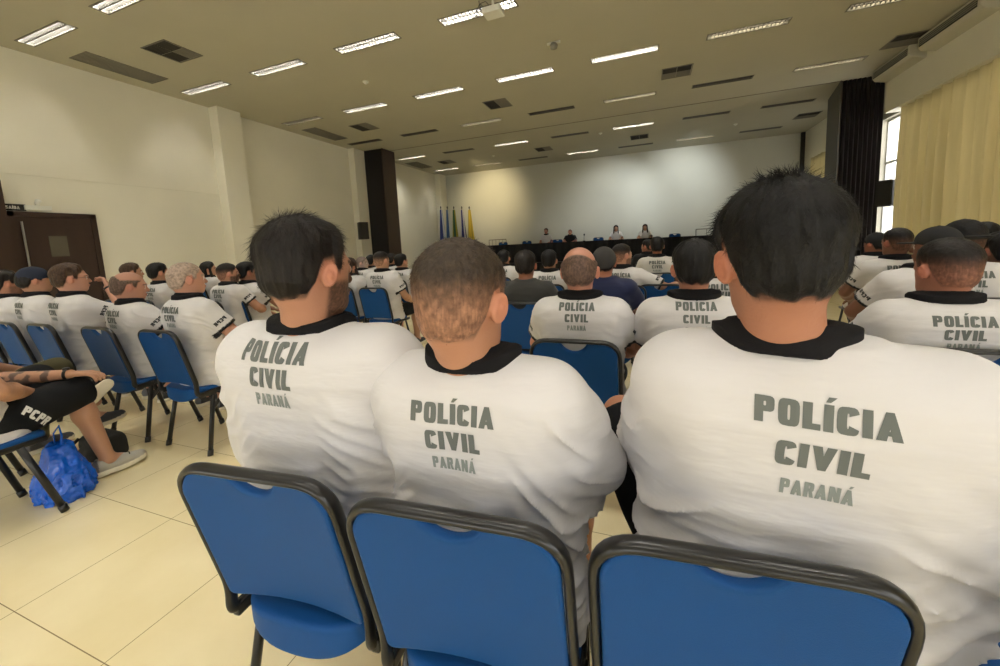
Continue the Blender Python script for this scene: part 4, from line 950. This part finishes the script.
# next rows
RC = [
 ((131, 262), 3.05, 'man with brown hair in profile, behind the balding man, left block', dict(hair='short', haircol=BR, hyaw=28, seed=12), 'blue chair under the brown haired man in profile behind the balding one'),
 ((158, 262), 3.05, 'young man with thick dark hair in white polo, just left of grey hair', dict(hair='thick', haircol=BK, hyaw=18, seed=13), 'blue chair under the young dark haired man behind the grey haired one'),
 ((227, 262), 3.05, 'man with faded dark hair and full beard in profile, left block', dict(hair='fade', haircol=DB, beard=1., hyaw=30, seed=14, skin=(180, 132, 106), lean=0), 'blue chair under the full bearded man in profile'),
 ((246, 261), 3.25, 'dark haired man just left of the nearest bearded head, second row', dict(hair='short', haircol=BK, hyaw=22, seed=15, skin=(140, 98, 76)), 'blue chair touching the nearest bearded man\'s silhouette, left block'),
 ((208, 261), 4.3, 'woman with long black hair between the grey and bearded heads, left block', dict(hair='long', haircol=BK, hyaw=40, seed=16, sh=.15, g=.85), 'blue chair under the long haired woman in the left block'),
 ((349, 257), 4.25, 'woman with long brown hair and white polo beyond the nearest bearded man', dict(hair='long', haircol=('auburn', (52, 34, 26)), hyaw=6, seed=17, sh=.15, g=.88), 'blue chair under the long brown haired woman'),
 ((381, 250), 4.15, 'seated man with side fade in white police polo, whole chair and legs visible', dict(hair='fade', haircol=DB, hyaw=14, seed=18, sleeve=.66, h=.008, ER=(.25, .02, .74), WR=(.16, .28, .64)), 'blue chair with visible legs left of the middle man\'s head'),
 ((401, 253), 5.15, 'dark haired man in white polo right beside the middle man\'s ear line', dict(hair='short', haircol=BK, hyaw=20, seed=19), 'blue chair half hidden left of the middle man\'s head'),
 ((371, 255), 6.3, 'dark haired person behind the side fade man, far left block', dict(hair='short', haircol=BK, hyaw=10, seed=20), 'blue chair beyond the side fade man, far left block'),
 ((362, 259), 5.6, 'person in pale clothes with a light face, far left block', dict(hair='buzz', haircol=DG, hyaw=70, seed=21, skin=(170, 150, 140), sh=.15), 'blue chair under the person in pale clothes, far left block'),
 ((339, 258), 5.4, 'far dark haired head right of the nearest bearded face', dict(hair='short', haircol=BK, hyaw=30, seed=22, skin=(120, 84, 66)), 'far blue chair right of the nearest bearded face'),
 ((391, 253), 6.4, 'far dark haired person between two seated men, left block', dict(hair='short', haircol=DB, hyaw=10, seed=23), 'far blue chair between two seated men, left block'),
 ((525, 249), 3.1, 'dark haired man in charcoal shirt right of the middle man', dict(hair='short', haircol=DB, shirt='darkgrey', text=0, hyaw=-4, seed=24, skin=(150, 100, 78), h=.009), 'blue chair under the man in the charcoal shirt'),
 ((549, 250), 4.35, 'black haired man in white police polo left of the bald top', dict(hair='short', haircol=BK, hyaw=2, seed=25), 'blue chair under the black haired man left of the bald top'),
 ((504, 254), 5.4, 'person in white shirt half hidden right of the middle man\'s head', dict(hair='short', haircol=BK, hyaw=2, seed=26, lean=6), 'small blue chair right of the middle man\'s head'),
 ((604, 245), 3.15, 'person in dark knit cap and navy shirt behind the bald topped man', dict(hair='under_cap', haircol=DB, shirt='navy', text=0, hyaw=4, seed=27, skin=(170, 112, 88), h=.009, cap=dict(n='charcoal', col=(52, 50, 48), beanie=True)), 'blue chair under the person in the navy shirt'),
 ((624, 242), 4.2, 'bearded man in profile resting an arm over the next chair back', dict(hair='fade', haircol=DB, beard=.8, hyaw=52, seed=28, twist=14, ER=(.40, -.14, .84), WR=(.62, -.02, .86), sleeve=.8, h=.008, nR=(0, 0, -1), skin=(188, 138, 112)), 'blue chair under the bearded man in profile, centre block'),
 ((657, 236), 5.6, 'dark haired man in pale grey police polo near the stage', dict(hair='short', haircol=BK, shirt='grey', hyaw=-2, seed=29, skin=(140, 92, 72)), 'blue chair under the man in pale grey polo'),
 ((647, 239), 7.6, 'small distant person with brown face turned left near the stage', dict(hair='short', haircol=BK, hyaw=-60, seed=30, skin=(130, 86, 68), shirt='black', text=0), 'distant blue chair near the stage under the person turned left'),
 ((719, 240), 3.2, 'man in white polo mostly hidden left of the largest head', dict(hair='short', haircol=BK, hyaw=0, seed=31), 'blue chair hidden left of the largest head'),
 ((897, 226), 4.2, 'man with short black hair in white police polo before the curtain', dict(hair='fade', haircol=BK, hyaw=-18, seed=32, skin=(120, 82, 66), h=.009), 'blue chair under the short haired man before the curtain'),
 ((876, 231), 5.4, 'person in dark cap facing left beside the black partition', dict(hair='under_cap', haircol=BK, hyaw=-30, seed=33, skin=(130, 84, 66), cap=dict(n='black', col=(22, 22, 24))), 'blue chair beside the black partition under the person in dark cap'),
 ((934, 224), 3.2, 'man in dark cap looking left, his white sleeve nearest the largest head', dict(hair='under_cap', haircol=BK, hyaw=-55, twist=-10, seed=34, skin=(128, 86, 68), cap=dict(n='black', col=(22, 22, 24)), h=.009, hoff=(.05, 0, 0), text=3), 'blue chair under the left looking man in the dark cap'),
 ((963, 217), 3.4, 'man in black cap with faded neck hair near the right edge', dict(hair='fade', haircol=BK, hyaw=-6, seed=35, skin=(110, 76, 60), cap=dict(n='black', col=(22, 22, 24), back=True), hs=1.1, h=.009), 'blue chair at the right edge under the black capped man'),
 ((984, 221), 5.0, 'person with dark head between two capped men at the right edge', dict(hair='short', haircol=BK, hyaw=-10, seed=36, skin=(100, 66, 52)), 'blue chair between two capped men at the right edge'),
 ((1003, 230), 3.6, 'dark haired person cut by the right photo edge', dict(hair='short', haircol=BK, hyaw=-8, seed=37, skin=(110, 76, 60)), 'blue chair under the dark haired person cut by the right edge'),
]
for top, y, l, kw, cl in RC:
    kw.setdefault('h', .011 if y > 3.6 else .0095); kw.setdefault('legs', y < 4.5 and 300 < top[0] < 420)
    seat_person(top, y, l, ch=cl, rz=kw.pop('rz', 0), **kw)
chair(.12+.0, 4.3, 0, 'blue chair with an arm resting on its back, centre block')
chair(-6.35, 3.25, 0, 'empty blue chair in the second row of the left block')
# panel on the stage
PN = [((546, 228), 'man in white shirt seated at the stage table, leftmost panel member', dict(hair='short', haircol=BR, shirt='white', text=0, cuff=False, skin=(170, 110, 90)), 'blue chair behind the table under the man in white'),
      ((570, 229), 'bald man in black shirt seated at the stage table', dict(hair='buzz', haircol=DG, shirt='black', text=0, skin=(190, 130, 106)), 'blue chair behind the table under the bald man in black'),
      ((616, 225), 'woman with long black hair in white top at the stage table', dict(hair='long', haircol=BK, shirt='white', text=0, cuff=False, collar=False, sh=.15, g=.85), 'blue chair behind the table under the black haired woman'),
      ((645, 224), 'woman with long reddish brown hair in white at the stage table', dict(hair='long', haircol=('auburn', (52, 34, 26)), shirt='white', text=0, cuff=False, collar=False, sh=.15, g=.85), 'blue chair behind the table under the reddish haired woman')]
for top, l, kw, cl in PN:
    seat_person(top, 16.75, l, rz=180, base=.55, ch=cl, h=.012, legs=False, WL=(-.1, .34, .74), WR=(.1, .34, .74), EL=(-.26, .10, .78), ER=(.26, .10, .78), lean=4, **kw)
for u, l in ((502, 'empty chair on the stage behind the table, left end'), (526, 'empty chair on the stage, second from the left end'), (557, 'empty chair on the stage between two men of the panel'), (598, 'empty chair on the stage left of the black haired woman'), (675, 'empty chair on the stage right of the reddish haired woman')):
    P = ony(u, 243, 16.6); chair(P[0], 16.5, 180, l, .55)

# the man at the left edge with crossed legs, his neighbour, and their bags
def W(o, p): return o.matrix_world.inverted() @ Vector(p)
kx, ky = -3.24, .84
def lc(p): return (p[0]-kx, p[1]-ky, p[2])
K1 = ony(82, 388, 1.28); HW = ony(70, 374, 1.22); FA = ony(84, 402, 1.36)
kp = person(k=1.0, h=.0065, hair='short', haircol=DB, tattoo=-1, watch=-1, text=0, sleeve=.62, EL=(-.36, .10, .70), WL=lc(HW), nL=(.1, .1, -1), curlL=.55, ER=(.24, .02, .74), WR=(.0, .2, .64),
            KR=lc((K1[0], 1.26, .56)), AR=lc((-3.23, 1.31, .10)), KL=lc((-3.66, 1.22, .62)), AL=lc((FA[0]-.03, 1.36, FA[2])), cut=1.04, seed=40, lean=-6, skipshoe=True, girthleg=1.15)
kp_toe = Vector((.37, .70, .62)).normalized(); kp_up = Vector((-.85, .45, -.05)); kp_x = kp_toe.cross(kp_up).normalized(); kp_up = kp_x.cross(kp_toe).normalized()
shoe(Vector(lc((-3.235, 1.31, .10))), kp, (176, 172, 160), 8, .006, laces=True)
SO = Vector(lc(FA))-kp_up*.07-kp_toe*.0
shoe(SO, kp, (176, 172, 160), 0, .006, R=Matrix((kp_x, kp_toe, kp_up)).transposed(), laces=False)
kp.location = (kx, ky, 0); tag(kp, 'person in black shorts with tattooed forearm, mostly cut by the left photo edge', 'person')
chair(kx+.02, ky-.04, 0, 'blue chair under the person in black shorts at the left photo edge')
for ch_ in kp.children:
    if ch_.name.startswith('shorts'):
        me = ch_.data; bv = BVHTree.FromPolygons([tuple(c) for c in coords(me).tolist()], [tuple(p.vertices) for p in me.polygons])
        dK = ray(33, 420); cK = dK*(-3.10/dK[0])+np.array([0, 0, CH]); v, f = text_geo('PCPR', .045, lc(cK), (.05, .62, -.78), (0, .78, .62), (-1, 0, 0), bv, .002, .012, .15)
        nm = append_geo(me, [(v, f, 1)], [M_shorts, M_inkw]); ch_.data = nm

nb_ = person(k=.98, h=.010, hair='short', haircol=BR, text=0, pants='long', pcol='olive', KR=(ony(56, 366, 1.36)[0]+4.02, .43, ony(56, 366, 1.36)[2]-.02), AR=(.10, .62, .20), seed=41, shoecol=(60, 62, 66))
nb_.location = (-4.02, .93, 0); tag(nb_, 'person in olive trousers beyond the black shorts, almost out of frame', 'person')
chair(-4.02, .92, 0, 'blue chair under the person in olive trousers, left photo edge')
# bags under the seat
def bagf(p):
    x, y, z = p.T; w = .15*(1-.55*sstep(z, .06, .30)); r = np.hypot(x/np.maximum(w, .03), y/np.maximum(w*.75, .02))
    d = (r-1)*np.minimum(w, .1)*.8; d = smax(d, z-.30, .02); d = smax(d, -z, .02)
    return d+(np.abs(vnoise(np.stack([x*26, y*26, z*10], 1)+3)-.5)-.25)*.05+(np.abs(vnoise(p*55+9)-.5)-.25)*.012
bg_ = link('plastic_bag', mesh_sdf(bagf, (-.22, -.2, -.02), (.22, .2, .34), .006, 'plastic_bag'), mat('blue_plastic', (0, 86, 196), .22, spec=.6, var=.15, vscale=12), None, (-3.22, 1.10, 0))
tag(bg_, 'crumpled blue plastic bag on the floor under the leftmost chair', 'bag')
MB().tube([(-.03, 0, .27), (-.05, .01, .36), (0, .02, .41), (.04, .01, .36), (.02, 0, .27)], .008, 8, flat=.4).obj('handle', mat('blue_plastic'), bg_, smooth=True)
link('white_mark', MB().box(.02, .10, -.118, -.112, .03, .05).mesh('mark'), M_inkw, bg_) if False else None
def packf(p):
    q = np.abs(p-V3(0, 0, .13))-V3(.17, .10, .12)+.05; d = np.linalg.norm(np.maximum(q, 0), axis=1)+np.minimum(q.max(1), 0)-.05
    return smin(d, ell(p, (0, -.11, .10), (.12, .04, .075)), .02)+(vnoise(p*13)-.5)*.02
bk = link('backpack', mesh_sdf(packf, (-.22, -.2, -.02), (.22, .2, .3), .007, 'backpack'), mat('dark_canvas', (38, 38, 34), .9, bump=.2, bscale=300), None, (-3.52, 1.42, 0)); bk.scale = (.8, .8, .7); tag(bk, 'dark backpack on the floor behind the blue plastic bag', 'bag')
MB().tube([(-.12, -.10, .24), (-.14, -.17, .16), (-.12, -.13, .04)], .014, 8, flat=.4).obj('strap', M_shorts, bk, smooth=True)

# ------------------------------------------------------------------ light
wd = bpy.data.worlds.new('sky'); SC.world = wd; wd.use_nodes = True; bg = wd.node_tree.nodes['Background']; bg.inputs[0].default_value = (1., .985, .955, 1); bg.inputs[1].default_value = 2.0
def spot(name, loc, tgt, e, col, ang, blend=1.):
    l = bpy.data.lights.new(name, 'SPOT'); l.energy = e; l.color = col; l.spot_size = rad(ang); l.spot_blend = blend; l.shadow_soft_size = .12
    o = bpy.data.objects.new(name, l); COL.objects.link(o); o.location = loc; o.rotation_euler = (Vector(tgt)-Vector(loc)).to_track_quat('-Z', 'Y').to_euler(); return o
a = ony(492, 200, YB); spot('warm_stage_spotlight', (a[0]+.3, 15.2, 4.8), (a[0], YB, a[2]), 150, (1., .80, .46), 76)
a = ony(680, 185, YB); spot('cool_stage_spotlight', (a[0]+.4, 15.3, 4.8), (a[0], YB, a[2]-.2), 115, (.93, .98, 1.), 84)
a = ony(640, 200, YB); spot('cool_stage_spotlight', (a[0], 15.3, 4.8), (a[0]-1.2, YB, a[2]-.4), 115, (.93, .98, 1.), 84)
spot('white_stage_spotlight', (-8.3, 13.9, 4.8), (XL, 14.5, 2.9), 34, (1., .97, .85), 70)
SC.view_settings.view_transform = 'Standard'; SC.view_settings.look = 'None'; SC.view_settings.gamma = 1; SC.view_settings.use_curve_mapping = False
SC.view_settings.exposure = 1.36
